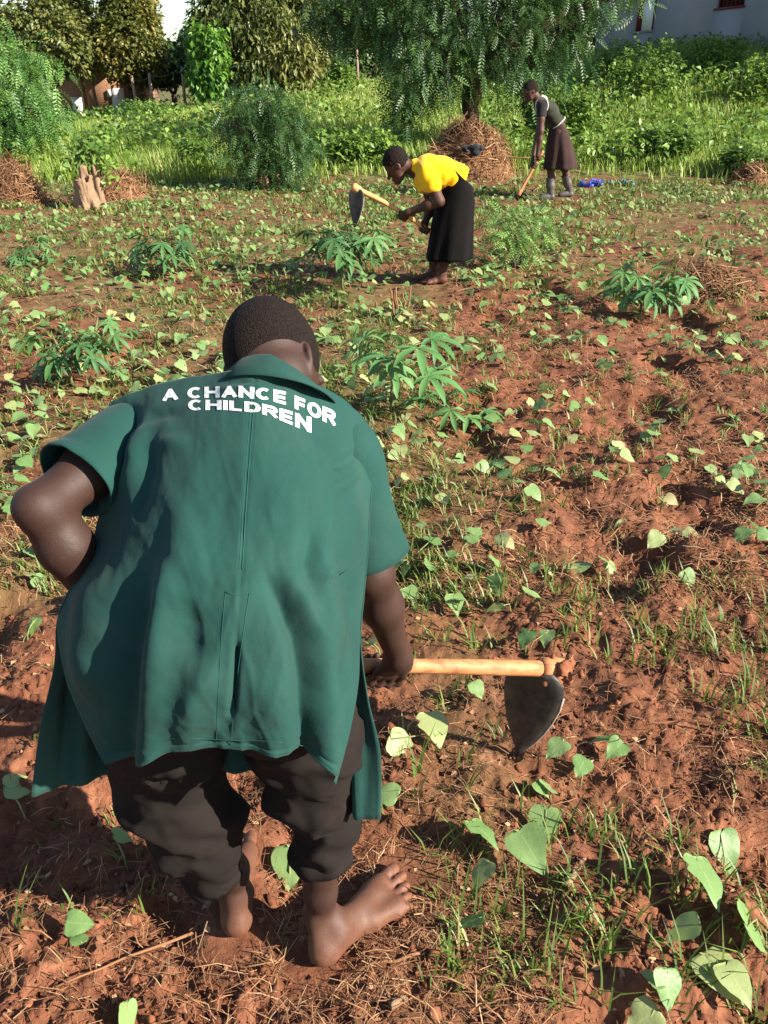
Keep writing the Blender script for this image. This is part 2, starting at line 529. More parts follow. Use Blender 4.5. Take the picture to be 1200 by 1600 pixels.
M['weed'] = leaf_mat('meadow_weed_leaf', [(0, (0.081, 0.156, 0.027)), (.5, (0.144, 0.250, 0.043)), (1, (0.237, 0.362, 0.069))], .35, .45)
M['bush'] = leaf_mat('bush_leaf', [(0, (0.069, 0.144, 0.027)), (.5, (0.131, 0.231, 0.043)), (1, (0.225, 0.350, 0.062))], .35, .42)
M['frond'] = leaf_mat('feathery_tree_leaf', [(0, (0.024, 0.066, 0.020)), (.5, (0.045, 0.108, 0.030)), (.85, (0.082, 0.158, 0.044)), (1, (0.142, 0.241, 0.055))], .28, .45)
M['frond_light'] = leaf_mat('feathery_light_leaf', [(0, (0.069, 0.166, 0.041)), (.5, (0.117, 0.248, 0.055)), (1, (0.207, 0.359, 0.083))], .33, .45)
M['dark_tree'] = leaf_mat('dark_tree_leaf', [(0, (0.022, 0.060, 0.019)), (.5, (0.042, 0.102, 0.029)), (1, (0.084, 0.156, 0.036))], .25, .4)
M['olive_tree'] = leaf_mat('olive_tree_leaf', [(0, (0.058, 0.083, 0.020)), (.5, (0.109, 0.134, 0.036)), (1, (0.204, 0.204, 0.058))], .28, .42)
M['yellow_tree'] = leaf_mat('yellowing_tree_leaf', [(0, (.060, .082, .020)), (.5, (.135, .145, .032)), (1, (.25, .21, .052))], .30, .42)
M['vine'] = leaf_mat('climber_leaf', [(0, (0.045, 0.126, 0.018)), (.5, (0.090, 0.216, 0.027)), (1, (0.162, 0.306, 0.054))], .35, .42)
M['bark'] = mat_bark('brown_bark', (.035, .024, .017), (.12, .075, .050))
M['bark_pale'] = mat_bark('pale_bark', (.13, .085, .055), (.36, .23, .14))
M['straw'] = mat_tint('dry_straw', [(0, (.09, .038, .02)), (.4, (.19, .088, .044)), (.75, (.30, .165, .085)), (1, (.44, .30, .17))])
M['stalk'] = mat_tint('brown_dead_stalk', [(0, (.07, .032, .016)), (.4, (.15, .072, .036)), (.8, (.25, .135, .07)), (1, (.36, .23, .13))])
M['clod'] = mat_tint('soil_clod', [(0, (.075, .027, .015)), (.5, (.145, .052, .027)), (1, (.24, .095, .05))], .95)
M['heap'] = mat_plain('dry_weed_heap', (.12, .06, .03), (.27, .14, .07), 14, .95, .9, .1, .05)
M['brick'] = mat_brick('red_brick_wall')
M['plaster'] = mat_plain('grey_cement_render', (.23, .225, .23), (.31, .305, .31), 1.4, .9, .2, .15)
M['white_paint'] = mat_plain('white_paint', (.78, .78, .76), (.66, .65, .62), 6, .7)
M['red_paint'] = mat_plain('dark_red_paint', (.17, .020, .022), (.11, .014, .016), 10, .55)
M['iron_roof'] = mat_plain('rusty_iron_sheet', (.20, .12, .09), (.30, .22, .19), 3, .6, .2, .4)
M['dark_room'] = mat_plain('unlit_interior', (.02, .018, .017), (.03, .025, .022), 3)
M['post'] = mat_bark('grey_post', (.20, .14, .10), (.38, .28, .20), 8)
M['wire'] = mat_plain('dull_wire', (.18, .17, .16), (.12, .11, .10), 20, .5)
M['blue'] = mat_plain('blue_rubber', (.012, .025, .32), (.02, .05, .45), 30, .4, .1, .5)
M['teal'] = mat_plain('teal_rubber', (.05, .13, .17), (.03, .07, .10), 30, .45, .1, .5)
M['dark_rag'] = mat_cloth('dark_rag', (.010, .010, .014), (.02, .02, .026))

# ---------------------------------------------------------------- the ground
FEET = [(-.13, 1.06), (-.03, 1.17), (.05, 1.24), (-.31, 1.11), (-.33, 1.22), (-.35, 1.33)]
def edge_y(x):                                            # where the dug field gives way to the meadow
    return 15.2 + .9 * np.sin(x * .35 + .6) + np.where(x < -2, .16 * (-2 - x), 0) - np.where(x > 3, .10 * (x - 3), 0)
def tilled(x, y):                                         # 1 on freshly dug soil, 0 where weeds still cover it
    px, py, _ = proj(np.stack([x, np.maximum(y, .6), np.zeros_like(x)], -1))
    a = sst(-.15, .55, x - .06 * y + .9 * (fbm(x * .5, y * .5, 2, 51) - .5)) * (1 - sst(6.5, 9.5, y))
    near = (1 - sst(1.9, 2.7, y)) * (1 - .55 * sst(-.1, .3, x))
    return np.clip(np.maximum(a * .95, near), 0, 1)
def ground_h(x, y, micro=True):
    x = np.asarray(x, float); y = np.asarray(y, float)
    A = .0 + 1.27 * sst(-11, -2, x) + .85 * sst(2, 10, x)
    z = A * sst(14.5, 34 - 6 * sst(0, 9, x), y)
    z = z + .10 * sst(edge_y(x) - .5, edge_y(x) + .9, y)
    far = sst(40, 140, y)
    z = z + far * 2.0
    if not micro:
        return z
    fl = np.ones_like(z)
    for fx, fy in FEET:
        fl = np.minimum(fl, sst(.05, .17, np.hypot(x - fx, y - fy)))
    field = 1 - sst(edge_y(x) - .2, edge_y(x) + .4, y)
    tl = .35 + .65 * tilled(x, y)
    m = .075 * (fbm(x * 1.3, y * 1.3, 3, 3) - .5) * field
    m = m + tl * field * (.075 * (fbm(x * 4.2, y * 4.2, 3, 7) - .5))
    nearer = 1 - sst(5, 11, y)
    cl = fbm(x * 13, y * 13, 4, 21, .65)
    m = m + tl * field * nearer * (.066 * (cl - .5))
    wx = x + .02 * vnoise(x * 30, y * 30, 8); wy = y + .02 * vnoise(x * 30 + 50, y * 30, 9)
    c2 = fbm(wx * 44, wy * 44, 2, 5, .7)
    m = m + tl * field * (1 - sst(3.5, 8, y)) * .030 * (np.abs(c2 - .5) * 2) ** .8 * vnoise(x * 7, y * 7, 12)
    m = m - tl * field * .085 * sst(.58, .76, fbm(x * 2.3 + 7, y * 2.3, 2, 33)) # hoe pits
    m = m + (1 - field) * .18 * (fbm(x * .5, y * .5, 3, 41) - .5)
    return z + m * fl
def build_ground():
    r1 = .45 * np.exp(np.arange(0, math.log(16 / .45), .0069))
    r2 = np.geomspace(16.2, 150, 70)
    r0 = np.array([-40, -12, -4, -1.5, -.5, 0, .2, .33])
    ys = np.concatenate([r0, r1, r2])
    s_in = np.linspace(-.60, .60, 380)
    s_out = np.concatenate([np.linspace(.61, .9, 24), np.linspace(.95, 2.6, 16)])
    ss = np.concatenate([-s_out[::-1], s_in, s_out])
    Yg, Sg = np.meshgrid(ys, ss, indexing='ij')
    Xg = Sg * np.maximum(Yg + .6, 1.0) * np.where(Yg < -.6, 1 + (-Yg) * .8, 1)
    Z = ground_h(Xg, Yg)
    nr, nc = Yg.shape
    V = np.stack([Xg, Yg, Z], -1).reshape(-1, 3)
    i = np.arange(nr * nc).reshape(nr, nc)
    F = np.stack([i[:-1, :-1], i[:-1, 1:], i[1:, 1:], i[1:, :-1]], -1).reshape(-1, 4)
    g = np.clip(sst(edge_y(Xg) - .6, edge_y(Xg) + .5, Yg) + .62 * (1 - tilled(Xg, Yg)) * sst(.30, .62, fbm(Xg * 1.6, Yg * 1.6, 4, 77)), 0, 1)
    o = link('ground', mesh_from('ground', V, F, True, g.ravel(), [M['soil']]))
    tag(o, 'red-brown dug earth field running back to a grassy rise', None, None, 'structure')
build_ground()
def gz(x, y, micro=True):
    return float(ground_h(np.array([x]), np.array([y]), micro)[0])
def on_ground(px, py):
    """where the ground is met at a photo pixel"""
    z = 0.0
    for _ in range(25):
        p = pixz(px, py, min(z, 1.55))
        z = .5 * z + .5 * gz(p[0], p[1], False)
    return np.array([p[0], p[1], gz(p[0], p[1])])

# ---------------------------------------------------------------- hands and feet shared by the three people
def grip(S, c, A, W, n, r, sc=1.0, k=.006):
    """a fist closed round a shaft: c on the shaft, A along it, W from the wrist on, n to the back of the hand"""
    A, W = unit(A), np.asarray(W, float)
    W = unit(W - A * (W @ A)); n = np.asarray(n, float); n = unit(n - A * (n @ A) - W * (n @ W))
    fr = .0088 * sc
    kn = []
    for i, o in enumerate((.033, .011, -.011, -.031)):
        o *= sc
        f = fr * (1.0, 1.06, 1.0, .88)[i]
        rr = r + f * .85
        def at(th, ra=rr): return c + A * o + ra * (n * math.cos(th) + W * math.sin(th))
        base = c + A * o * .9 + n * (r + .016 * sc) - W * .030 * sc
        K = c + A * o + n * (r + .014 * sc) + W * (.004 + .004 * (1.5 - abs(i - 1.5))) * sc
        P = [base, K, at(1.05, rr * 1.12), at(1.9), at(2.9), at(3.7)]
        S.chain(P, [f * 1.05, f * 1.16, f * 1.05, f, f * .95, f * .85], k * .5)
        S.ell(K + n * .003 * sc, (f * 1.28, f * 1.28, f * 1.28), None, .003)
        kn.append(base)
    wr = c + n * (r + .012 * sc) - W * .085 * sc
    S.cap(kn[0], wr + A * .009 * sc, .0115 * sc, .018 * sc, .008)
    S.cap(kn[3], wr - A * .009 * sc, .0105 * sc, .017 * sc, .008)
    S.cap((kn[1] + kn[2]) / 2, wr, .012 * sc, .020 * sc, .008)
    T0 = wr + A * .022 * sc + W * .018 * sc
    T1 = c + A * .046 * sc - W * (r + .006) * 1.1 + n * .014 * sc
    T2 = c + A * .052 * sc - W * (r * .7 + fr) - n * (r * .7 + .004)
    T3 = c + A * .050 * sc - n * (r + fr) + W * .004
    S.chain([T0, T1, T2, T3], [.016 * sc, .0125 * sc, .0110 * sc, .0095 * sc], .005)
    return wr
def foot(S, heel, toe, sc=1.0, inner=1):
    """bare foot from heel to toe on the ground; inner = +1 when the big toe is on the +side"""
    heel, toe = np.asarray(heel, float), np.asarray(toe, float)
    f = unit((toe - heel) * [1, 1, 0]); s = np.array([f[1], -f[0], 0]) * inner
    L = np.linalg.norm((toe - heel)[:2]); up = np.array([0, 0, 1.0])
    z0 = np.array([0, 0, 1.0]) * heel[2]
    h = np.array([heel[0], heel[1], heel[2]])
    p = lambda a, b, z: h + f * a * L + s * b * sc + up * z * sc
    S.ell(p(.095, 0, .028), (.029 * sc, .029 * sc, .029 * sc), None, .015)
    S.cap(p(.12, 0, .030), p(.45, -.012, .022), .026 * sc, .020 * sc, .02)
    S.cap(p(.22, .004, .056), p(.62, .012, .026), .024 * sc, .017 * sc, .025)
    S.cap(p(.50, -.022, .020), p(.70, -.034, .016), .020 * sc, .017 * sc, .025)
    S.cap(p(.50, .014, .024), p(.74, .026, .020), .022 * sc, .021 * sc, .025)
    S.cap(p(.66, .02, .02), p(.68, -.03, .016), .019 * sc, .016 * sc, .02)
    for b, l0, l1, r in ((.031, .76, .960, .0130), (.0075, .77, .960, .0092), (-.0125, .755, .915, .0085), (-.030, .73, .865, .0081), (-.046, .69, .805, .0078)):
        S.cap(p(l0 - .03, b, .016), p((l0 + l1) / 2, b * 1.06, .017), r * sc, r * .92 * sc, .008)
        S.cap(p((l0 + l1) / 2, b * 1.06, .017), p(l1 - .03, b * 1.10, .011), r * sc, r * 1.02 * sc, .004)
    return p

# ---------------------------------------------------------------- the man in the green shirt
def build_man():
    base = np.array([-.22, 1.12, 0.0])
    man = root('person', base, 'man in green short-sleeved shirt bending over a hoe, back to the camera, barefoot', 'person')
    hipL, hipR = np.array([-.335, 1.045, .76]), np.array([-.170, 1.045, .76])
    kneeL, ankL = np.array([-.400, 1.16, .46]), np.array([-.312, 1.145, .085])
    kneeR, ankR = np.array([-.118, 1.135, .45]), np.array([-.128, 1.095, .085])
    shL, elL = pix(208, 682, 1.44), pix(64, 795, 1.28)
    wrL = pix(190, 985, 1.42)
    shR, elR = pix(545, 706, 1.45), pix(580, 895, 1.555)
    hand = pix(596, 1043, 1.84)
    head_on = pix(862, 1045, 2.03)
    A = unit(head_on - hand)
    S = SDF((-.78, .72, -.01), (.14, 1.62, 1.36), .0045)
    # trunk, under the shirt
    pel, chest = np.array([-.255, 1.06, .82]), np.array([-.235, 1.22, .98])
    S.cap(hipL + [.03, .01, .02], hipR + [-.03, .01, .02], .085, .085, .05)
    S.cap(pel, (pel + chest) / 2, .09, .085, .05)
    S.cap(chest + [-.07, 0, 0], chest + [.07, 0, 0], .088, .088, .05)
    S.cap(shL + [.03, -.0, 0], shR + [-.03, 0, 0], .05, .05, .05)
    nb = (shL + shR) / 2 + [.0, .0, .03]
    # head: c crown, f face, r right
    hc = pix(428, 560, 1.455)
    cr = unit([.07, .60, .80]); fc = np.array([.50, .72, -.50]); fc = unit(fc - cr * (fc @ cr)); rt = np.cross(fc, cr)
    HR = np.stack([rt, fc, cr], 1)
    hp = lambda a, b, c: hc + rt * a + fc * b + cr * c
    nax = unit([.10, .66, .74])
    cb = np.array([.12, .74, -.66]); cb = unit(cb - nax * (cb @ nax)); ca = np.cross(cb, nax); ca = ca if ca[0] > 0 else -ca
    nc = pix(411, 580, 1.316) + cb * .086 + nax * .004
    S.chain([nc - nax * .06, nc + nax * .02, hp(0, -.022, -.05)], [.056, .052, .056], .03)
    S.ell(hc, (.071, .094, .100), HR, .02)
    S.ell(hp(0, -.030, .018), (.068, .068, .078), HR, .02)
    S.ell(hp(0, .030, -.060), (.056, .062, .075), HR, .03)             # face
    S.cap(hp(.045, .01, -.085), hp(.015, .075, -.125), .022, .020, .03)  # jaw
    S.cap(hp(-.045, .01, -.085), hp(-.015, .075, -.125), .022, .020, .03)
    S.cap(hp(0, .092, -.028), hp(0, .112, -.062), .009, .014, .012)      # nose
    S.cap(hp(-.018, .092, -.094), hp(.018, .092, -.094), .008, .008, .010)
    for sgn in (1, -1):                                                  # ears, brows
        ec = hp(.073 * sgn, -.002, -.018)
        er = unit(rt * sgn * .62 - fc * .55); ez = unit(cr * .95 - fc * .25); ey = np.cross(ez, er)
        ER = np.stack([er, np.cross(ez, er), ez], 1)
        S.ell(ec + er * .011, (.020, .0085, .034), ER, .007)
        S.cut(ec + er * .012 + ey * .009 * (1 if (ey @ fc) > 0 else -1), (.010, .0055, .020), ER, .004)
        S.ell(ec - cr * .028, (.008, .007, .010), HR, .008)
        S.ell(hp(.032 * sgn, .085, -.018), (.020, .012, .010), HR, .01)
    # arms
    S.chain([shL, shL + (elL - shL) * .45, elL], [.048, .047, .035], .02)
    S.ell(elL + unit(elL - (shL + wrL) / 2) * .018, (.021, .021, .021), None, .025)
    S.chain([elL, elL + (wrL - elL) * .28, wrL], [.034, .041, .026], .025)
    hL = wrL + unit(wrL - elL) * .05
    for i in range(4):                                                    # left hand resting on the thigh
        q = hL + np.array([-.028 + .019 * i, .01, -.0]) + unit(wrL - elL) * .02
        S.chain([wrL, q, q + np.array([0.012, .03, -.035]), q + np.array([.012, .035, -.065])], [.020, .0105, .0092, .008], .010)
    S.chain([wrL, hL + [.045, -.005, -.005], hL + [.06, .0, -.035]], [.018, .012, .009], .012)
    Wd = unit(hand - elR)
    nn = np.array([.10, -.85, .35])
    wr = grip(S, hand, A, Wd, nn, .0185, 1.02)
    S.chain([shR, shR + (elR - shR) * .45, elR], [.048, .047, .038], .03)
    S.chain([elR, elR + (wr - elR) * .35, wr], [.038, .039, .024], .03)
    S.ell(elR + unit(elR - (shR + wr) / 2) * .008, (.030, .030, .030), None, .03)
    # legs and feet
    for hip, kn, an in ((hipL, kneeL, ankL), (hipR, kneeR, ankR)):
        S.chain([hip, kn], [.08, .048], .03)
        S.cap(kn, kn + (an - kn) * .35 + [0, -.012, 0], .046, .044, .02)
        S.chain([kn + (an - kn) * .35 + [0, -.012, 0], an + [0, 0, .07], an], [.044, .031, .029], .02)
        S.ell(an + [.026, 0, .0], (.012, .012, .014), None, .015); S.ell(an + [-.026, 0, -.006], (.012, .012, .014), None, .015)
    hlL, tL = np.array([-.306, 1.095, .004]), np.array([-.352, 1.362, .004])
    hlR, tR = np.array([-.138, 1.035, .004]), np.array([.062, 1.248, .004])
    pL = foot(S, hlL, tL, 1.04, 1); pR = foot(S, hlR, tR, 1.06, -1)
    S.cap(ankL, pL(.20, 0, .045), .029, .027, .02); S.cap(ankR, pR(.20, 0, .045), .029, .027, .02)
    S.cap(ankL + [0, -.022, .01], pL(.05, 0, .03), .013, .02, .02); S.cap(ankR + [-.012, -.020, .01], pR(.05, 0, .03), .013, .02, .02)
    V, F = S.mesh()
    dust = np.clip(1 - V[:, 2] / .13, 0, 1) * .85
    dust += .5 * sst(.034, .010, V[:, 2])
    bodyV, bodyF, dust = V, F, np.clip(dust, 0, 1)
    # hair: a close cropped cap
    Hs = SDF(hc - .15, hc + .15, .003)
    Hs.ell(hc, (.0728, .0958, .1018), HR, .02); Hs.ell(hp(0, -.030, .018), (.0698, .0698, .0798), HR, .02)
    Hs.keep(hp(0, .0, -.074), cr * .86 - fc * .50)
    for sgn in (1, -1): Hs.cut(hp(.078 * sgn, .012, -.045), (.03, .034, .036), HR, .006)
    HV, HF = Hs.mesh()
    part('hair', HV, HF, M['hair'], man)
    # trousers
    T = SDF((-.56, .72, .05), (.06, 1.36, 1.0), .006)
    T.cap(hipL + [.02, .0, .03], hipR + [-.02, .0, .03], .105, .105, .05)
    T.ell([-.335, 1.02, .74], (.098, .09, .10), None, .05); T.ell([-.178, 1.02, .74], (.098, .09, .10), None, .05)
    T.chain([hipL + [.0, .01, 0], hipL * .5 + kneeL * .5 + [-.012, -.01, 0], kneeL + [-.010, -.015, 0]], [.094, .104, .100], .05)
    cuffL = ankL + (kneeL - ankL) * .17 + np.array([-.024, -.004, .01])
    T.chain([kneeL + [-.010, -.015, 0], kneeL * .5 + ankL * .5 + [-.012, -.02, .02], cuffL], [.100, .086, .060], .03)
    T.ell(kneeL + [.0, -.075, -.06], (.075, .055, .06), None, .04)
    T.chain([hipR, hipR * .5 + kneeR * .5 + [.01, 0, 0], kneeR + [.0, -.01, .0]], [.094, .092, .084], .05)
    T.ell(kneeR + [-.012, -.06, -.01], (.088, .062, .06), None, .03)
    cuffR = ankR + (kneeR - ankR) * .44
    T.chain([kneeR + [.0, 0, -.02], kneeR * .5 + ankR * .5 + [.008, .0, .0], cuffR], [.074, .060, .056], .02)
    TV, TF = T.mesh()
    # cut both cuffs square
    N = vnormals(TV, TF)
    x, y, z = TV.T
    w = .009 * np.sin((z * 38 + y * 30 - x * 26) + 9 * fbm(x * 6, z * 5, 2, 3)) * sst(.75, .60, z) * (.25 + .75 * fbm(x * 8 + 3, z * 7, 2, 8))
    w += .006 * np.sin(z * 60 + x * 62 + 9 * fbm(y * 8, z * 7, 2, 9)) * sst(.70, .5, z) * sst(.35, .7, fbm(x * 9, z * 9 + 5, 2, 10))
    w += .022 * (fbm(x * 9 + z * 5, z * 9 + y * 7, 3, 15) - .5)
    rid = 1 - np.abs(2 * fbm(x * 7 + z * 9, z * 6 - x * 9 + y * 5, 3, 31) - 1); w += .013 * (rid ** 3 - .4) * sst(.80, .66, z)
    crease = np.exp(-((z - (.60 + .35 * (x + .25))) / .012) ** 2) * .010
    TV = TV + N * (w - crease * (y < .99))[:, None] * .8
    keepv = np.where(x < -.24, ((TV - cuffL) @ unit(kneeL - ankL)) > -.012, ((TV - cuffR) @ unit(kneeR - ankR)) > -.008)
    TF = TF[keepv[TF].all(1)]
    used = np.unique(TF); mp = np.full(len(TV), -1); mp[used] = np.arange(len(used))
    TV, TF = TV[used], mp[TF]

    # shirt: the back as a control net read from the photograph (pixel, pixel, metres from the lens)
    NET = [
        [(172, 628, 1.43), (240, 601, 1.405), (330, 583, 1.37), (399, 579, 1.322), (480, 596, 1.365), (540, 626, 1.41), (584, 672, 1.45)],
        [(160, 680, 1.43), (225, 655, 1.355), (310, 645, 1.305), (394, 645, 1.275), (470, 660, 1.305), (532, 690, 1.36), (584, 725, 1.44)],
        [(157, 745, 1.40), (215, 735, 1.295), (300, 728, 1.24), (387, 728, 1.222), (465, 735, 1.245), (530, 755, 1.305), (578, 790, 1.40)],
        [(152, 815, 1.36), (210, 815, 1.245), (295, 815, 1.19), (381, 815, 1.178), (462, 822, 1.198), (528, 835, 1.26), (574, 862, 1.37)],
        [(128, 885, 1.33), (198, 895, 1.205), (288, 905, 1.15), (376, 908, 1.138), (460, 910, 1.155), (525, 915, 1.225), (568, 930, 1.35)],
        [(91, 960, 1.31), (183, 985, 1.18), (280, 1000, 1.125), (370, 1000, 1.115), (455, 1000, 1.13), (520, 1000, 1.195), (563, 1000, 1.33)],
        [(100, 1050, 1.27), (178, 1065, 1.185), (272, 1080, 1.135), (364, 1090, 1.122), (448, 1085, 1.135), (512, 1085, 1.185), (560, 1070, 1.29)],
        [(126, 1120, 1.26), (183, 1135, 1.20), (268, 1130, 1.155), (358, 1135, 1.14), (440, 1138, 1.15), (502, 1145, 1.185), (547, 1145, 1.26)],
        [(163, 1196, 1.25), (212, 1190, 1.21), (272, 1168, 1.175), (354, 1172, 1.16), (430, 1174, 1.17), (488, 1184, 1.195), (525, 1226, 1.25)]]
    C = np.array([[pix(*c) for c in row] for row in NET])
    def spline(C, u, axis):
        n = C.shape[axis]
        C = np.moveaxis(C, axis, 0)
        e = np.concatenate([2 * C[:1] - C[1:2], C, 2 * C[-1:] - C[-2:-1]])
        s = np.clip(u * (n - 1), 0, n - 1 - 1e-9); i = s.astype(int); t = (s - i).reshape((-1,) + (1,) * (C.ndim - 1))
        p0, p1, p2, p3 = e[i], e[i + 1], e[i + 2], e[i + 3]
        r = .5 * (2 * p1 + (p2 - p0) * t + (2 * p0 - 5 * p1 + 4 * p2 - p3) * t ** 2 + (3 * p1 - p0 - 3 * p2 + p3) * t ** 3)
        return np.moveaxis(r, 0, axis)
    NU, NV = 150, 190
    def grid(C, nu, nv):
        return spline(spline(C, np.linspace(0, 1, nv), 0), np.linspace(0, 1, nu), 1)
    def gnormal(P):
        du = np.gradient(P, axis=1); dv = np.gradient(P, axis=0)
        n = np.cross(dv, du)
        return n / (np.linalg.norm(n, axis=-1, keepdims=True) + 1e-9)
    B = grid(C, NU, NV)
    n0 = gnormal(B)
    if n0[NV // 2, NU // 2] @ np.array([0, -.8, .5]) < 0: n0 = -n0
    bx, by, _ = proj(B)
    FOLDS = [  # polyline in the photograph, half width in pixels, height in metres
        ([(300, 800), (262, 900), (248, 1000), (240, 1100), (236, 1195)], 28, .015),
        ([(262, 830), (222, 930), (203, 1010), (196, 1100), (190, 1195)], 24, -.017),
        ([(190, 860), (150, 940), (140, 1020), (150, 1110)], 28, .017),
        ([(405, 890), (440, 940), (468, 1000), (478, 1070), (480, 1175)], 17, -.016),
        ([(420, 860), (470, 930), (500, 1000), (508, 1080), (507, 1195)], 20, .014),
        ([(520, 1010), (535, 1080), (530, 1160)], 14, -.008),
        ([(512, 800), (500, 880), (516, 960), (538, 1030)], 14, .008),
        ([(490, 790), (478, 870), (490, 950), (505, 1000)], 11, -.006),
        ([(545, 740), (530, 830), (545, 930), (556, 1000)], 10, -.006),
        ([(556, 760), (550, 850), (560, 930)], 8, .005),
        ([(528, 885), (500, 900), (470, 880)], 9, .004),
        ([(335, 1030), (300, 1090), (290, 1170)], 24, .008),
        ([(420, 1040), (430, 1110), (425, 1172)], 26, .007),
        ([(300, 930), (285, 985), (290, 1040)], 34, -.008),
        ([(215, 625), (190, 680), (176, 760)], 12, -.008), ([(235, 640), (212, 700), (190, 790)], 14, .008),
        ([(245, 660), (228, 740), (205, 830)], 14, -.007), ([(180, 690), (240, 650), (290, 640)], 10, -.004),
        ([(190, 720), (250, 690), (300, 690)], 12, .004), ([(330, 600), (400, 592), (470, 604)], 5, -.003),
        ([(330, 612), (400, 603), (470, 616)], 5, .003), ([(260, 760), (300, 850), (310, 930)], 24, .005),
        ([(440, 740), (452, 820), (446, 890)], 26, .005), ([(350, 690), (345, 780), (352, 860)], 30, -.004),
        ([(565, 700), (545, 720), (505, 735)], 9, -.005), ([(570, 730), (545, 750), (515, 770)], 9, .004)]
    D = np.zeros(bx.shape)
    for poly, wd, am in FOLDS:
        best = np.full(bx.shape, 1e9); tb = np.zeros(bx.shape); seg = len(poly) - 1
        for i in range(seg):
            a = np.array(poly[i], float); b = np.array(poly[i + 1], float); ab = b - a
            t = np.clip(((bx - a[0]) * ab[0] + (by - a[1]) * ab[1]) / (ab @ ab), 0, 1)
            dd = np.hypot(bx - a[0] - t * ab[0], by - a[1] - t * ab[1])
            m = dd < best; best = np.where(m, dd, best); tb = np.where(m, (i + t) / seg, tb)
        last = poly[-1][1] > 1140
        tp = sst(0, .35, tb) * (1 if last else sst(1, .7, tb))
        D += 1.5 * am * np.exp(-(best / wd) ** 2) * tp
    ug, vg = np.meshgrid(np.linspace(0, 1, NU), np.linspace(0, 1, NV))
    D += .0035 * (fbm(ug * 9 + vg * 3, vg * 4, 3, 61) - .5) * 2 * (.4 + vg)
    rid = 1 - np.abs(2 * fbm(ug * 7 + vg * 2.2, vg * 2.6, 3, 64) - 1); D += .0022 * (rid ** 3 - .45) * sst(.12, .6, vg)
    rid = 1 - np.abs(2 * fbm(ug * 15 - vg * 4, vg * 5, 2, 66) - 1); D += .002 * (rid ** 4 - .4) * (.5 + .5 * vg)
    D += .0016 * (fbm(ug * 26 - vg * 9, vg * 14, 3, 62) - .5) * 2
    D -= .0016 * np.exp(-((ug - .5) / .006) ** 2) * (vg < .62)        # the centre seam
    slit = np.exp(-((ug - .5) / .010) ** 2) * sst(.60, .66, vg) * sst(.86, .80, vg)
    D -= .008 * slit
    D += .0010 * sst(.968, .976, vg) - .0016 * np.exp(-((vg - .966) / .006) ** 2)
    D[:, [0, -1]] *= .4
    fade = sst(0, .04, ug) * sst(1, .96, ug)
    D *= .25 + .75 * fade
    B = B + n0 * D[..., None]
    # keep skin and trousers under the cloth that lies on them
    sx, sy, sd = proj(B); cells = np.full((220, 280), -1.0); np.maximum.at(cells, ((sx / 6).astype(int), (sy / 6).astype(int)), sd)
    def tuck(V, zmax=2.0):
        px, py, d = proj(V); ix = np.clip((px / 6).astype(int), 0, 219); iy = np.clip((py / 6).astype(int), 0, 279)
        need = np.where((cells[ix, iy] > 0) & (V[:, 2] < zmax) & ((px > 215) | (V[:, 2] < .80)), np.maximum(0, cells[ix, iy] + .014 - d), 0)
        need = np.where(need < .09, need, 0)
        ray = V - np.array([0, 0, CAM_H]); return V + ray / d[:, None] * need[:, None]
    part('body', tuck(bodyV, 1.05), bodyF, M['skin'], man, True, dust)
    tr = part('trousers', tuck(TV), TF, M['trouser'], man)
    so = tr.modifiers.new('thick', 'SOLIDIFY'); so.thickness = .004; so.offset = -1
    for cf, kn, an, r in ((cuffL, kneeL, ankL, .060), (cuffR, kneeR, ankR, .0565)):
        ax = unit(kn - an); a = unit(np.cross(ax, [0, 1, 0])); b = np.cross(ax, a)
        th = np.linspace(0, 2 * np.pi, 41)[:-1]
        rows = []
        for hh, dr in ((-.016, -.004), (-.016, .003), (0.0, .0055), (.014, .0045), (.016, -.002)):
            rr = r + dr + .003 * np.sin(th * 3 + hh * 80) + .0015 * np.sin(th * 7)
            rows.append(cf + ax * hh + rr[:, None] * (np.cos(th)[:, None] * a + np.sin(th)[:, None] * b))
        i = np.arange(200).reshape(5, 40)
        q = np.stack([i[:-1], i[1:], np.roll(i, -1, 1)[1:], np.roll(i, -1, 1)[:-1]], -1).reshape(-1, 4)
        part('cuff', np.concatenate(rows), q, M['trouser'], tr)

    iB = np.arange(NU * NV).reshape(NV, NU)
    QB = np.stack([iB[:-1, :-1], iB[1:, :-1], iB[1:, 1:], iB[:-1, 1:]], -1)
    # the vent: leave the cloth open along the centre line
    vs = (np.linspace(0, 1, NV)[:-1] > .635) & (np.linspace(0, 1, NV)[:-1] < .80)
    hole = np.zeros(QB.shape[:2], bool); hole[np.ix_(vs, [NU // 2 - 1, NU // 2])] = True
    hole[:, NU // 2 - 1] &= np.linspace(0, 1, NV)[:-1] < .76
    mb = MB()
    mb.add(B.reshape(-1, 3), QB[~hole])
    # fronts, seen only as the two flaps that hang below the waist
    CF = np.array([(-.19, 1.375, 1.07), (-.195, 1.365, .99), (-.20, 1.32, .91), (-.205, 1.27, .83), (-.21, 1.22, .75), (-.215, 1.18, .67), (-.22, 1.15, .60), (-.22, 1.13, .53), (-.22, 1.12, .45)])
    sideL = list(C[:6, 0]) + [pix(84, 1040, 1.36), pix(62, 1140, 1.40), pix(48, 1246, 1.42)]
    sideR = list(C[:6, -1]) + [pix(574, 1090, 1.36), pix(594, 1180, 1.41), pix(594, 1281, 1.43)]
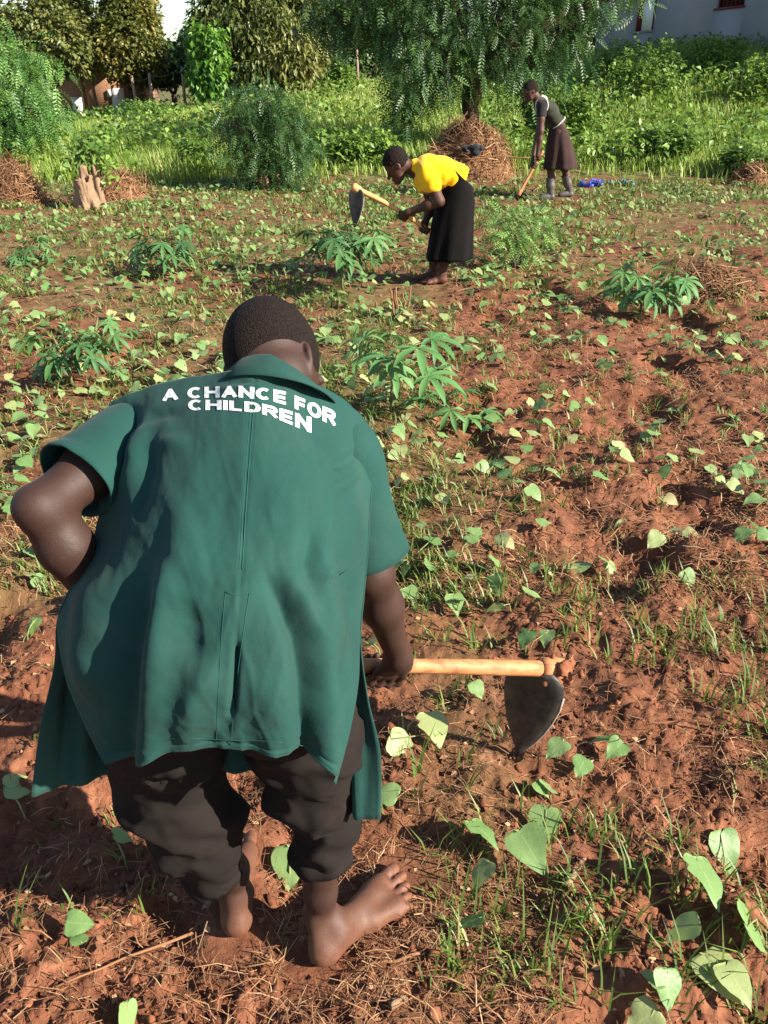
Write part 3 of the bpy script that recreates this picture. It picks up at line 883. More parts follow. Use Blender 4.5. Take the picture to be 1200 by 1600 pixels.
    for side, sg, tail in ((np.array(sideL), -1, [pix(150, 1060, 1.43), pix(152, 1140, 1.46), pix(152, 1216, 1.47)]), (np.array(sideR), 1, [pix(520, 1100, 1.43), pix(522, 1190, 1.46), pix(528, 1270, 1.47)])):
        net = np.zeros((9, 4, 3))
        for r in range(9):
            s_, c_ = side[r], CF[r]
            q1 = s_ + (c_ - s_) * .33 + np.array([sg * .035, -.0, -.05]) * (1 - r / 9)
            q2 = s_ + (c_ - s_) * .68 + np.array([sg * .02, .02, -.05]) * (1 - r / 9)
            if r >= 6:
                q1 = tail[r - 6]; q2 = (tail[r - 6] + c_) / 2 + np.array([0, .03, 0])
            net[r] = [s_, q1, q2, c_]
        G = grid(net, 40, 90)
        gu, gv = np.meshgrid(np.linspace(0, 1, 40), np.linspace(0, 1, 90))
        gn = gnormal(G)
        G = G + gn * ((.010 * np.sin(gu * 22 + 2 * gv) + .006 * np.sin(gu * 41 - 3 * gv)) * sst(.5, .9, gv) * sst(0, .1, gu))[..., None]
        i = np.arange(3600).reshape(90, 40)
        mb.add(G.reshape(-1, 3), np.stack([i[:-1, :-1], i[:-1, 1:], i[1:, 1:], i[1:, :-1]], -1).reshape(-1, 4))
    shirt = mb.part('shirt', M['green_cloth'], man, True)
    so = shirt.modifiers.new('thick', 'SOLIDIFY'); so.thickness = .0022; so.offset = -1
    tag(shirt, 'faded bottle-green cotton work shirt with a back vent')
    lining = MB()                                                        # the lighter under layer that shows in the vent
    sub = B[112:165, NU // 2 - 10:NU // 2 + 11] - n0[112:165, NU // 2 - 10:NU // 2 + 11] * .012
    i = np.arange(sub.shape[0] * 21).reshape(-1, 21)
    lining.add(sub.reshape(-1, 3), np.stack([i[:-1, :-1], i[1:, :-1], i[1:, 1:], i[:-1, 1:]], -1).reshape(-1, 4))
    lining.part('vent_facing', M['green_inside'], shirt, True)
    # seams and stitched lines: thin raised threads laid on the cloth
    bpx, bpy_, _ = proj(B)
    nB = gnormal(B)
    if nB[NV // 2, NU // 2] @ np.array([0, -.8, .5]) < 0: nB = -nB
    def on_cloth(px, py, lift=.001):
        k = np.argmin((bpx - px) ** 2 + (bpy_ - py) ** 2)
        r, c = divmod(k, NU)
        r = min(max(r, 1), NV - 2); c = min(max(c, 1), NU - 2)
        q = np.array([px, py], float); p0 = np.array([bpx[r, c], bpy_[r, c]])
        J = np.array([[(bpx[r, c + 1] - bpx[r, c - 1]) / 2, (bpx[r + 1, c] - bpx[r - 1, c]) / 2],
                      [(bpy_[r, c + 1] - bpy_[r, c - 1]) / 2, (bpy_[r + 1, c] - bpy_[r - 1, c]) / 2]])
        try: duv = np.clip(np.linalg.solve(J, q - p0), -1, 1)
        except Exception: duv = np.zeros(2)
        du = (B[r, c + 1] - B[r, c - 1]) / 2; dv = (B[r + 1, c] - B[r - 1, c]) / 2
        return B[r, c] + du * duv[0] + dv * duv[1] + nB[r, c] * lift
    def seam(pts, r=.0009, name='seam'):
        P = []
        for a, b in zip(pts[:-1], pts[1:]):
            n = max(3, int(math.hypot(b[0] - a[0], b[1] - a[1]) / 7))
            for t in np.arange(n) / n: P.append(on_cloth(a[0] + (b[0] - a[0]) * t, a[1] + (b[1] - a[1]) * t, .0004))
        P.append(on_cloth(*pts[-1], .0004))
        P = np.array(P)
        for _ in range(2): P[1:-1] = (P[:-2] + 2 * P[1:-1] + P[2:]) / 4
        m_ = MB(); m_.tube(P, r, 5); m_.part(name, M['thread'], shirt, True)
    cx = lambda v: (B[int(v * (NV - 1)), NU // 2], None)[0]
    cl = [(float(bpx[r, NU // 2]), float(bpy_[r, NU // 2])) for r in range(6, NV - 6, 12)]
    seam([p for p in cl if p[1] < 905])
    seam([(p[0] - 5, p[1]) for p in cl if p[1] < 905], .0006)
    seam([(352, 925), (346, 1000), (341, 1080), (338, 1160)], .0005); seam([(390, 925), (384, 960), (371, 1060), (360, 1164)], .0005)
    seam([(352, 925), (372, 932), (390, 925)], .0007)
    seam([(176, 1174), (214, 1174), (272, 1152), (354, 1156), (430, 1158), (488, 1168), (520, 1202)], .0006)
    seam([(566, 880), (540, 892), (515, 912)], .0008)
    # lettering: strokes laid on the cloth
    GL = {'A': (1.0, [[(.0, 0), (.5, 1)], [(.5, 1), (1, 0)], [(.2, .32), (.8, .32)]]),
          'C': (1.0, [('arc', .5, .5, .5, .5, 48, 312)]),
          'H': (1.0, [[(.0, 0), (.0, 1)], [(1, 0), (1, 1)], [(0, .5), (1, .5)]]),
          'N': (1.0, [[(.0, 0), (.0, 1)], [(0, 1), (1, 0)], [(1, 0), (1, 1)]]),
          'E': (.82, [[(.0, 0), (.0, 1)], [(0, 1), (1, 1)], [(0, .5), (.92, .5)], [(0, 0), (1, 0)]]),
          'F': (.8, [[(.0, 0), (.0, 1)], [(0, 1), (1, 1)], [(0, .5), (.9, .5)]]),
          'O': (1.08, [('arc', .5, .5, .5, .5, 0, 360)]),
          'R': (.98, [[(.0, 0), (.0, 1)], [(0, 1), (.6, 1)], ('arc', .6, .74, .38, .26, -90, 90), [(.6, .48), (0, .48)], [(.5, .48), (1, 0)]]),
          'I': (.0, [[(0, 0), (0, 1)]]),
          'L': (.78, [[(.0, 0), (.0, 1)], [(0, 0), (1, 0)]]),
          'D': (1.0, [[(.0, 0), (.0, 1)], [(0, 1), (.45, 1)], ('arc', .45, .5, .55, .5, -90, 90), [(.45, 0), (0, 0)]]),
          ' ': (.35, [])}
    TOP1 = ([253, 300, 370, 420, 445, 465, 520], [609, 605.5, 603, 607, 612, 620, 641]); BOT1 = ([253, 300, 370, 420, 445, 465, 525], [628, 623, 621.5, 626, 633, 641, 668])
    TOP2 = ([293, 350, 400, 430, 485], [624.5, 625.5, 629, 636, 652]); BOT2 = ([293, 350, 400, 430, 485], [642, 641, 645, 654, 677])
    lm = MB(); zo = [0]
    def word(txt, x0, x1, TOP, BOT):
        w = .40; gap = .13
        adv = [GL[c][0] + (w if c != ' ' else 0) + gap for c in txt]
        tot = sum(adv) - gap; sc_ = (x1 - x0) / tot; cur = 0.0
        for c, a in zip(txt, adv):
            gw, strokes = GL[c]
            for st in strokes:
                if st[0] == 'arc':
                    _, cx_, cy_, rx, ry, a0, a1 = st
                    aa = np.radians(np.linspace(a0, a1, 22)); P = np.stack([cx_ + rx * np.cos(aa), cy_ + ry * np.sin(aa)], 1)
                else:
                    P0 = np.array(st, float); P = P0[0] + (P0[1] - P0[0]) * np.linspace(0, 1, 9)[:, None]
                # letter space: stroke centre lines inset by half the weight
                Q = np.stack([cur + w / 2 + P[:, 0] * gw, .115 + P[:, 1] * .77], 1)
                tg = np.gradient(Q, axis=0); tg /= np.linalg.norm(tg, axis=1, keepdims=True) + 1e-9
                closed = st[0] == 'arc' and a1 - a0 == 360
                if st[0] != 'arc' or not closed:
                    ext = .10 if st[0] != 'arc' else 0.0
                    Q = np.concatenate([[Q[0] - tg[0] * ext], Q, [Q[-1] + tg[-1] * ext]]); tg = np.concatenate([tg[:1], tg, tg[-1:]])
                nr = np.stack([-tg[:, 1], tg[:, 0]], 1) * np.array([1.0, .56])
                rows = []
                zo[0] = (zo[0] + 1) % 4
                for f in (-.5, 0, .5):
                    pts = Q + nr * w * f
                    row = []
                    for X_, Y_ in pts:
                        px = x0 + X_ * sc_; Y_ = min(max(Y_, 0), 1)
                        t_, b_ = np.interp(px, *TOP), np.interp(px, *BOT)
                        row.append(on_cloth(px - 2.0 * (Y_ - .5) * 0, b_ + (t_ - b_) * Y_, .0007 + .00018 * zo[0]))
                    rows.append(row)
                n = len(Q); i = np.arange(3 * n).reshape(3, n)
                lm.add(np.array(rows).reshape(-1, 3), np.stack([i[:-1, :-1], i[:-1, 1:], i[1:, 1:], i[1:, :-1]], -1).reshape(-1, 4))
            cur += a
    word('A', 254, 279, TOP1, BOT1); word('CHANCE', 293, 448, TOP1, BOT1); word('FOR', 460, 524, TOP1, BOT1)
    word('CHILDREN', 294, 486, TOP2, BOT2)
    lo = lm.part('lettering', M['print'], shirt, False)
    tag(lo, 'white bold print reading A CHANCE FOR CHILDREN')
    # sleeves
    def sleeve(P, R, n=48, seed=1, flat=1.0, up=(0, 0, 1)):
        P = np.array(P); m = 30
        s = np.linspace(0, 1, m)
        PP = spline(P, s, 0); RR = np.interp(s, np.linspace(0, 1, len(R)), R)
        th = np.arange(n) / n * 2 * np.pi
        rows = []
        T_ = np.gradient(PP, axis=0)
        for i in range(m):
            t = unit(T_[i]); a = unit(np.cross(t, up)); b = np.cross(t, a)
            w_ = 1 + .05 * np.sin(th * 3 + seed + s[i] * 2.5) * s[i] + .05 * (fbm(np.cos(th) * 2 + seed, np.sin(th) * 2 + s[i] * 6, 3, seed) - .5) * 2
            w_ = w_ + (.02 if i > m - 4 else 0) - (.02 if i == m - 5 else 0)
            rows.append(PP[i] + RR[i] * w_[:, None] * (np.cos(th)[:, None] * a * flat + np.sin(th)[:, None] * b))
        V = np.concatenate(rows); i = np.arange(m * n).reshape(m, n); j = np.roll(i, -1, 1)
        o = part('sleeve', V, np.stack([i[:-1], i[1:], j[1:], j[:-1]], -1).reshape(-1, 4), M['green_cloth'], shirt)
        so = o.modifiers.new('thick', 'SOLIDIFY'); so.thickness = .003; so.offset = -1
    sleeve([shL + (shR - shL) * .10, shL, shL + (elL - shL) * .35, shL + (elL - shL) * .66], [.048, .060, .063, .066], seed=2)
    sleeve([shR + (shL - shR) * .10, shR + [0, 0, 0], shR + (elR - shR) * .45, shR + (elR - shR) * .86 + [.010, 0, 0]], [.045, .056, .057, .062], seed=6, up=(0, 1, 0))
    # collar: a band round the neck, folded over
    th = np.linspace(-math.pi * 1.32 + math.pi / 2 * -0, math.pi * .32, 70)
    prof = [(-.006, .090, .080), (.012, .078, .070), (.030, .068, .062), (.037, .069, .063), (.034, .074, .067), (.014, .088, .079), (-.012, .106, .092)]
    rows = []
    for hh, rx, ry in prof:
        wob = 1 + .012 * np.sin(th * 5 + hh * 40)
        rows.append(nc + nax * (hh - .026 * np.maximum(0, np.cos(th)) * (hh + .02) / .05)[:, None] + (np.cos(th) * rx * wob)[:, None] * ca + (np.sin(th) * ry * wob)[:, None] * cb)
    i = np.arange(len(prof) * 70).reshape(len(prof), 70)
    co = part('collar', np.concatenate(rows), np.stack([i[:-1, :-1], i[1:, :-1], i[1:, 1:], i[:-1, 1:]], -1).reshape(-1, 4), M['green_cloth'], shirt)
    so = co.modifiers.new('thick', 'SOLIDIFY'); so.thickness = .003; so.offset = -1
    # pocket flap on the right front tail
    return hand, head_on, A

def build_hoe(name, butt, headp, r, blade_dir, wdir, bl, bw, label, wood, soil=False, bend=0.0, off=0.0):
    """long handled hoe: handle from butt to headp, blade hanging from the head along blade_dir, wdir across it"""
    A = unit(headp - butt)
    hoe = root(name, headp, label, 'hoe')
    m = MB(); n = 16
    t = np.linspace(0, 1, n)
    L = np.linalg.norm(headp - butt)
    P = butt + (headp - butt) * t[:, None] + np.array([0, 0, 1.0]) * (bend * L * np.sin(np.pi * t))[:, None]
    R = r * (.92 + .06 * np.sin(t * 9) + .12 * t)
    m.tube(P, R, 14); m.part('handle', wood, hoe, True)
    m = MB(); m.tube([headp - A * r * 1.9, headp - A * r * 1.2, headp + A * r * .2, headp + A * r * 1.6, headp + A * r * 2.1], [r * 1.25, r * 1.55, r * 1.65, r * 1.5, r * 1.1], 14); m.part('handle_knob', wood, hoe, True)
    d, w = unit(blade_dir), unit(wdir); nrm = unit(np.cross(d, w))
    pr = [(0, .26), (.04, .38), (.10, .46), (.20, .50), (.34, .49), (.50, .43), (.66, .34), (.80, .23), (.92, .11), (1.0, .02)]
    xs = np.linspace(-1, 1, 9); rows = []; th = .0035
    top = headp - A * r * off
    for a_, hw in pr:
        for x in xs:
            rows.append(top + d * a_ * bl + w * x * hw * bw + nrm * (.014 * bw / .17 * (1 - x * x) + .02 * a_ * a_ * bl))
    Vt = np.array(rows); k = len(Vt); Vb = Vt - nrm * th
    i = np.arange(k).reshape(len(pr), 9)
    q1 = np.stack([i[:-1, :-1], i[1:, :-1], i[1:, 1:], i[:-1, 1:]], -1).reshape(-1, 4)
    rim = np.concatenate([i[0, :], i[1:, -1], i[-1, -2::-1], i[-2:0:-1, 0]])
    rq = np.array([[rim[j], rim[(j + 1) % len(rim)], rim[(j + 1) % len(rim)] + k, rim[j] + k] for j in range(len(rim))])
    part('blade', np.concatenate([Vt, Vb]), np.concatenate([q1, q1[:, ::-1] + k, rq]), M['steel'], hoe, True)
    e = MB(); ed = [Vt[i[j, 8]] for j in range(3, len(pr))]; e.tube(np.array(ed) - nrm * th / 2, .0024 * bl / .26, 5); e.part('blade_edge', M['edge'], hoe, True)
    if soil:
        rr = np.random.default_rng(4)
        Sx = SDF(headp - .1, headp + .1, .004)
        for _ in range(34):
            q = headp + A * rr.uniform(-.012, .034) + rr.normal(0, .016, 3) + np.array([0, -.006, -.006])
            Sx.ell(q, rr.uniform(.006, .016, 3), None, .004)
        V, F = Sx.mesh()
        N = vnormals(V, F); V = V + N * (.006 * (fbm(V[:, 0] * 190, V[:, 2] * 190 + V[:, 1] * 90, 3, 4) - .5))[:, None]
        part('caked_soil', V, F, M['clod'], hoe, False, np.full(len(V), .7))
        m = MB()
        for _ in range(26):
            q = headp + A * rr.uniform(.01, .04) + rr.normal(0, .008, 3)
            dv = unit(rr.normal(0, 1, 3) + A * 1.2 + [0, .4, .9]); l = rr.uniform(.02, .045)
            m.tube([q, q + dv * l * .5 + rr.normal(0, .003, 3), q + dv * l], [.0012, .0011, .0006], 4, rr.uniform(.2, .9))
        m.part('caught_roots', M['straw'], hoe, False)
    return hoe
hand, head_on, A_h = build_man()
build_hoe('garden_hoe', hand - A_h * .42, head_on, .0185, pix(812, 1200, 2.215) - (head_on - A_h * .028), (.84, -.52, -.08), .30, .155,
          'hoe held by the man in the green shirt, blade sunk in the red soil', M['handle'], True, .006, 2.2)

# ---------------------------------------------------------------- the two women
def loft(name, rows, mat, parent, n=64, folds=(), seed=1, thick=.006, smooth=True):
    """closed garment: rows of (centre, half width across x, half depth along y, tilt of the ring)"""
    th = np.arange(n) / n * 2 * np.pi
    rows_ = []
    m = len(rows)
    fine = 26
    C = np.array([r[0] for r in rows], float); W = np.array([r[1:3] for r in rows], float); TL = np.array([r[3] for r in rows], float)
    s = np.linspace(0, m - 1, fine)
    ii = np.arange(m)
    Cf = np.stack([np.interp(s, ii, C[:, k]) for k in range(3)], 1); Wf = np.stack([np.interp(s, ii, W[:, k]) for k in range(2)], 1); Tf = np.interp(s, ii, TL)
    for it in range(2):
        Cf[1:-1] = (Cf[:-2] + 2 * Cf[1:-1] + Cf[2:]) / 4; Wf[1:-1] = (Wf[:-2] + 2 * Wf[1:-1] + Wf[2:]) / 4
    for i in range(fine):
        f = i / (fine - 1)
        w = 1 + sum(a * np.sin(th * k + ph + f * 1.3) for k, a, ph in folds) * f ** 1.2 + .03 * (fbm(np.cos(th) * 2 + seed, np.sin(th) * 2 + f * 4, 3, seed) - .5)
        x = np.cos(th) * Wf[i, 0] * w; y = np.sin(th) * Wf[i, 1] * w
        ct, st = math.cos(Tf[i]), math.sin(Tf[i])
        rows_.append(np.stack([Cf[i, 0] + x * ct, Cf[i, 1] + y, Cf[i, 2] + x * st], 1))
    V = np.concatenate(rows_); i = np.arange(fine * n).reshape(fine, n); j = np.roll(i, -1, 1)
    o = part(name, V, np.stack([i[:-1], j[:-1], j[1:], i[1:]], -1).reshape(-1, 4), mat, parent, smooth)
    so = o.modifiers.new('thick', 'SOLIDIFY'); so.thickness = thick; so.offset = -1
    return o
def head(S, hc, cr, fc, sc=1.0):
    cr = unit(cr); fc = np.asarray(fc, float); fc = unit(fc - cr * (fc @ cr)); rt = np.cross(fc, cr)
    R = np.stack([rt, fc, cr], 1)
    hp = lambda a, b, c: hc + (rt * a + fc * b + cr * c) * sc
    S.ell(hc, np.array((.074, .094, .100)) * sc, R, .02)
    S.ell(hp(0, .026, -.055), np.array((.055, .062, .072)) * sc, R, .03)
    S.cap(hp(.03, .03, -.10), hp(0, .07, -.118), .024 * sc, .020 * sc, .03); S.cap(hp(-.03, .03, -.10), hp(0, .07, -.118), .024 * sc, .020 * sc, .03)
    S.cap(hp(0, .090, -.025), hp(0, .110, -.058), .009 * sc, .015 * sc, .012)
    S.cap(hp(-.016, .092, -.088), hp(.016, .092, -.088), .010 * sc, .010 * sc, .008)
    for g in (1, -1):
        S.ell(hp(.074 * g, -.004, -.022), np.array((.010, .018, .030)) * sc, R, .006)
        S.cut(hp(.084 * g, .002, -.018), np.array((.008, .009, .016)) * sc, R, .004)
        S.ell(hp(.030 * g, .084, -.014), np.array((.020, .012, .010)) * sc, R, .01)
    return hp, R
def hair_cap(name, hc, R, hp, parent, sc=1.0):
    H = SDF(hc - .16, hc + .16, .005)
    H.ell(hc, np.array((.081, .101, .108)) * sc, R, .02)
    H.ell(hp(0, -.03, .02), np.array((.078, .078, .088)) * sc, R, .02)
    H.keep(hp(0, .0, -.030), R[:, 2] * .80 - R[:, 1] * .60)
    for g in (1, -1): H.cut(hp(.085 * g, .02, -.04), np.array((.035, .045, .04)) * sc, R, .01)
    V, F = H.mesh()
    N = vnormals(V, F)
    V = V + N * (.006 * (fbm(V[:, 0] * 90 + V[:, 1] * 60, V[:, 2] * 90, 2, 3) - .5))[:, None]
    return part(name, V, F, M['hair'], parent)

def build_yellow():
    Y0 = 7.34
    g = on_ground(690, 442)
    Y0 = g[1]; gz0 = g[2]
    P = lambda px, py, dy=0.0: pixY(px, py, Y0 + dy)
    w = root('person', P(690, 442) * [1, 1, 0] + [0, 0, gz0], 'woman in bright yellow T-shirt and long black skirt bending to swing a hoe', 'person')
    hc = P(618, 254)
    S = SDF(hc + [-.45, -.45, -1.25], hc + [.75, .45, .30], .007)
    hp, R = head(S, hc, unit([-.62, 0, .80]), np.array([-.80, 0, -.60]), 1.06)
    sh = P(664, 270)
    S.chain([sh, P(650, 264), hp(0, -.04, -.05)], [.065, .055, .055], .03)
    hip = P(712, 292)
    S.cap(sh, hip, .095, .105, .06)
    shN, shF = P(670, 278, -.15), P(668, 278, .15)
    h1, h2 = P(634, 334, -.10), P(664, 358, -.02)       # the two fists on the handle
    hd = P(557, 295, -.16); ax = unit(hd - h2)
    h1 = h2 + ax * ((h1 - h2) @ ax)
    elN, elF = P(686, 314, -.20), P(674, 322, .16)
    for s_, e_, h_, wd in ((shN, elN, h1, 1), (shF, elF, h2, -1)):
        W = unit(h_ - e_)
        wr = grip(S, h_, ax, W, np.array([.1, -.9 * wd, .35]), .019, .98, .008)
        S.chain([s_, s_ + (e_ - s_) * .5, e_], [.056, .052, .042], .03)
        S.chain([e_, e_ + (wr - e_) * .35, wr], [.042, .040, .026], .03)
    for dx, dy, f0 in ((0, -.05, 0), (-14, .10, -1)):
        an = P(693 + dx * .6, 430, dy); kn = P(700 + dx * .3, 380, dy); hp_ = P(712, 300, dy * 1.2)
        zf = gz0 + .004
        heel = np.array([P(697 + dx, 440, dy)[0], Y0 + dy, zf]); toe = heel + np.array([-.225, -.03 if dy < 0 else .0, 0])
        an = np.array([heel[0] - .035, heel[1], zf + .085])
        S.chain([hp_, kn], [.10, .062], .04); S.chain([kn, kn * .55 + an * .45 + [.02, 0, 0], an + [0, 0, .06], an], [.056, .052, .036, .034], .03)
        p = foot(S, heel, toe, .95, 1 if dy < 0 else -1)
        S.cap(an, p(.2, 0, .05), .034, .033, .03); S.cap(an + [.015, 0, 0], p(.06, 0, .03), .018, .022, .02)
    V, F = S.mesh()
    part('body', V, F, M['skin_w'], w, True, np.clip(1 - (V[:, 2] - gz0) / .12, 0, 1) * .5)
    hair_cap('hair', hc, R, hp, w, 1.06)
    # T-shirt: body, two short sleeves
    T = SDF(P(640, 236, 0) + [-.12, -.36, -.42], P(735, 240, 0) + [.12, .36, .10], .008)
    T.chain([P(650, 262), P(668, 264), P(690, 270), P(712, 281), P(722, 290)], [.070, .112, .122, .128, .125], .03)
    for dy in (-1, 1):
        T.chain([P(663, 266, .06 * dy), P(692, 272, .07 * dy), P(712, 282, .07 * dy)], [.085, .098, .105], .03)
        T.chain([P(666, 270, .13 * dy), P(671, 283, .175 * dy), P(676, 290, .185 * dy)], [.074, .070, .068], .03)
    T.ell(P(668, 286, -.02), (.11, .13, .09), None, .04)
    T.cut(P(645, 262), (.055, .055, .05), None, .01)
    T.keep(P(719, 291), unit(P(655, 258) - P(712, 287)) * 1.0 + np.array([0.02, 0, .02]))
    V, F = T.mesh(); N = vnormals(V, F)
    fx = V[:, 0] - P(712, 281)[0]; fz = V[:, 2] - P(712, 281)[2]
    wv = .006 * np.sin((fx * .8 - fz * .5) * 75 + 5 * fbm(fx * 7, fz * 7, 2, 5)) * sst(.10, -.10, fz + fx * .4) + .008 * (fbm(fx * 14 + V[:, 1] * 5, fz * 14, 3, 6) - .5)
    part('t_shirt', V + N * wv[:, None], F, M['yellow'], w)
    loft('skirt', [(P(719, 273), .140, .168, -.75), (P(716, 292), .156, .184, -.52), (P(708, 335), .165, .19, -.14), (P(704, 370), .178, .20, -.03), (P(701, 403), .192, .21, .02)],
         M['black_cloth'], w, 72, [(5, .05, .4), (8, .04, 1.2), (3, .035, 2)], 4)
    m = MB(); a = unit(h1 - elN)
    for k in range(2):
        c = h1 - a * (.085 + .014 * k); b1 = unit(np.cross(a, [0, 0, 1])); b2 = np.cross(a, b1)
        th = np.linspace(0, 2 * np.pi, 25)
        m.tube(c + .031 * (np.cos(th)[:, None] * b1 + np.sin(th)[:, None] * b2), .0055, 6, cap=False)
    m.part('bracelet', M['bracelet'], w, True)
    build_hoe('garden_hoe', h2 - ax * .12, hd, .0205, np.array([-.05, .0, -1.0]), np.array([.75, -.66, 0]), .30, .17,
              'hoe lifted by the woman in the yellow T-shirt, grey blade over dark leaves', M['handle_y'], False, .03)
build_yellow()

def build_rear():
    g = on_ground(862, 309)
    Y0 = g[1]; zf = g[2]
    P = lambda px, py, dy=0.0: pixY(px, py, Y0 + dy)
    w = root('person', [P(870, 309)[0], Y0, zf], 'woman in dark knitted vest and brown skirt hoeing at the meadow edge', 'person')
    hc = P(829, 140)
    S = SDF(hc + [-.35, -.5, -1.75], hc + [.85, .5, .25], .009)
    hp, R = head(S, hc, unit([-.30, -.02, .95]), np.array([-.90, -.25, -.45]), 1.06)
    nk = P(843, 158); S.chain([nk, P(838, 152), hp(0, -.03, -.05)], [.06, .052, .052], .03)
    hip = P(872, 200)
    S.cap(nk + [.02, 0, -.05], hip, .10, .11, .05)
    hN = P(843, 246, -.20); hd = P(812, 301, -.30)
    ax = unit(hd - hN)
    hF = hN + ax * .12
    shN, shF = P(846, 167, -.19), P(848, 165, .17)
    elN, elF = P(845, 205, -.26), P(842, 202, .06)
    for s_, e_, h_, g_ in ((shN, elN, hN, 1), (shF, elF, hF, -1)):
        W = unit(h_ - e_); wr = grip(S, h_, ax, W, np.array([.3, -.9 * g_, .2]), .019, .98, .008)
        S.chain([s_, s_ + (e_ - s_) * .5, e_], [.054, .050, .041], .03); S.chain([e_, e_ + (wr - e_) * .35, wr], [.041, .040, .027], .03)
    legs = [(P(860, 262, -.08), np.array([P(858, 306)[0], Y0 - .10, zf + .08])), (P(880, 258, .10), np.array([P(893, 300)[0], Y0 + .16, zf + .09]))]
    for kn, an in legs:
        S.chain([hip + [0, (kn - hip)[1], -.05], kn], [.10, .062], .04); S.chain([kn, kn * .6 + an * .4 + [.015, 0, 0], an], [.058, .052, .036], .03)
    V, F = S.mesh(); part('body', V, F, M['skin_w'], w, True, np.zeros(len(V)))
    hair_cap('hair', hc, R, hp, w, 1.06)
    for i, (kn, an) in enumerate(legs):
        B = SDF(an + [-.34, -.14, -.13], an + [.2, .14, .42], .006)
        tp = an + (kn - an) * .62
        B.chain([tp, an + (kn - an) * .3, an + [0, 0, .02]], [.066, .060, .050], .03)
        B.cap(an + [.025, 0, -.045], an + [-.11, -.02, -.052], .042, .034, .03); B.cap(an + [-.06, -.01, -.03], an + [-.14, -.025, -.052], .036, .032, .03)
        B.keep(an + (kn - an) * .60, an - kn)
        V, F = B.mesh(); bo = part('rubber_boot', V, F, M['boot'], w)
        a = unit(kn - an); b1 = unit(np.cross(a, [0, 1, 0])); b2 = np.cross(a, b1); th = np.linspace(0, 2 * np.pi, 25)
        m = MB(); m.tube(an + (kn - an) * .60 + .064 * (np.cos(th)[:, None] * b1 + np.sin(th)[:, None] * b2), .006, 6, cap=False); m.part('boot_rim', M['boot'], bo, True)
    T = SDF(P(840, 160) + [-.30, -.42, -.65], P(880, 160) + [.25, .42, .25], .009)
    T.chain([P(847, 164), P(856, 174), P(868, 192)], [.105, .135, .120], .05)
    for d in (-1, 1):
        T.chain([P(849, 165, .10 * d), P(860, 178, .09 * d), P(870, 192, .07 * d)], [.085, .10, .095], .03)
    T.cut(P(840, 154), (.06, .065, .05), None, .01)
    T.keep(P(871, 195), P(847, 160) - P(871, 195) + np.array([.05, 0, .05]))
    V, F = T.mesh(); N = vnormals(V, F)
    V = V + N * (.010 * np.sin(V[:, 2] * 60 + 8 * fbm(V[:, 0] * 6, V[:, 1] * 6, 2, 2)) * .5)[:, None]
    vest = part('knitted_vest', V, F, M['olive_knit'], w)
    m = MB(); th = np.linspace(0, 2 * np.pi, 40)
    ta = unit(P(847, 160) - P(871, 195)); b1 = unit(np.cross(ta, [0, 1, 0])); b2 = np.array([0, 1.0, 0])
    m.tube(P(870.5, 193) + .128 * np.cos(th)[:, None] * b1 + .172 * np.sin(th)[:, None] * b2, .010, 6, cap=False); m.part('waist_trim', M['cream_trim'], vest, True)
    for d in (-1, 1):
        Sx = SDF(P(846, 168, .22 * d) + [-.2, -.2, -.3], P(846, 168, .22 * d) + [.2, .2, .22], .006)
        sh = shN if d < 0 else shF; el = elN if d < 0 else elF
        Sx.chain([sh + [.01, -.02 * d, .01], sh + (el - sh) * .48], [.080, .066], .02); Sx.keep(sh + (el - sh) * .42, sh - el)
        V, F = Sx.mesh(); part('shirt_sleeve', V, F, M['dark_shirt'], w)
        m = MB(); c = sh + [.012, -.0 * d, .02]; u = unit(el - sh + np.array([0, .25 * d, .0])); e1 = unit(np.cross(u, [0, 1, 0])); e2 = np.cross(u, e1)
        cc = sh + [.02, -.045 * d, .02]
        nrm = unit(np.array([-.35, d * .8, -.1])); e1 = unit(np.cross(nrm, [0, 0, 1.0])); e2 = np.cross(nrm, e1)
        m.tube(cc + nrm * .04 + .088 * np.cos(th)[:, None] * e1 + .108 * np.sin(th)[:, None] * e2, .009, 6, cap=False); m.part('armhole_trim', M['cream_trim'], vest, True)
    loft('skirt', [(P(871, 190), .115, .15, -.50), (P(873, 200), .14, .17, -.32), (P(874, 222), .175, .20, -.12), (P(875, 245), .21, .225, -.02), (P(875, 263), .235, .24, .03)],
         M['brown_cloth'], w, 72, [(5, .07, .4), (9, .05, 1.9), (3, .04, 2.6)], 9)
    build_hoe('garden_hoe', hN - ax * .10, hd, .021, np.array([.42, .25, -.72]), np.array([.8, -.5, .25]), .30, .20,
              'hoe held low by the woman in the brown skirt', M['handle'], False)
build_rear()

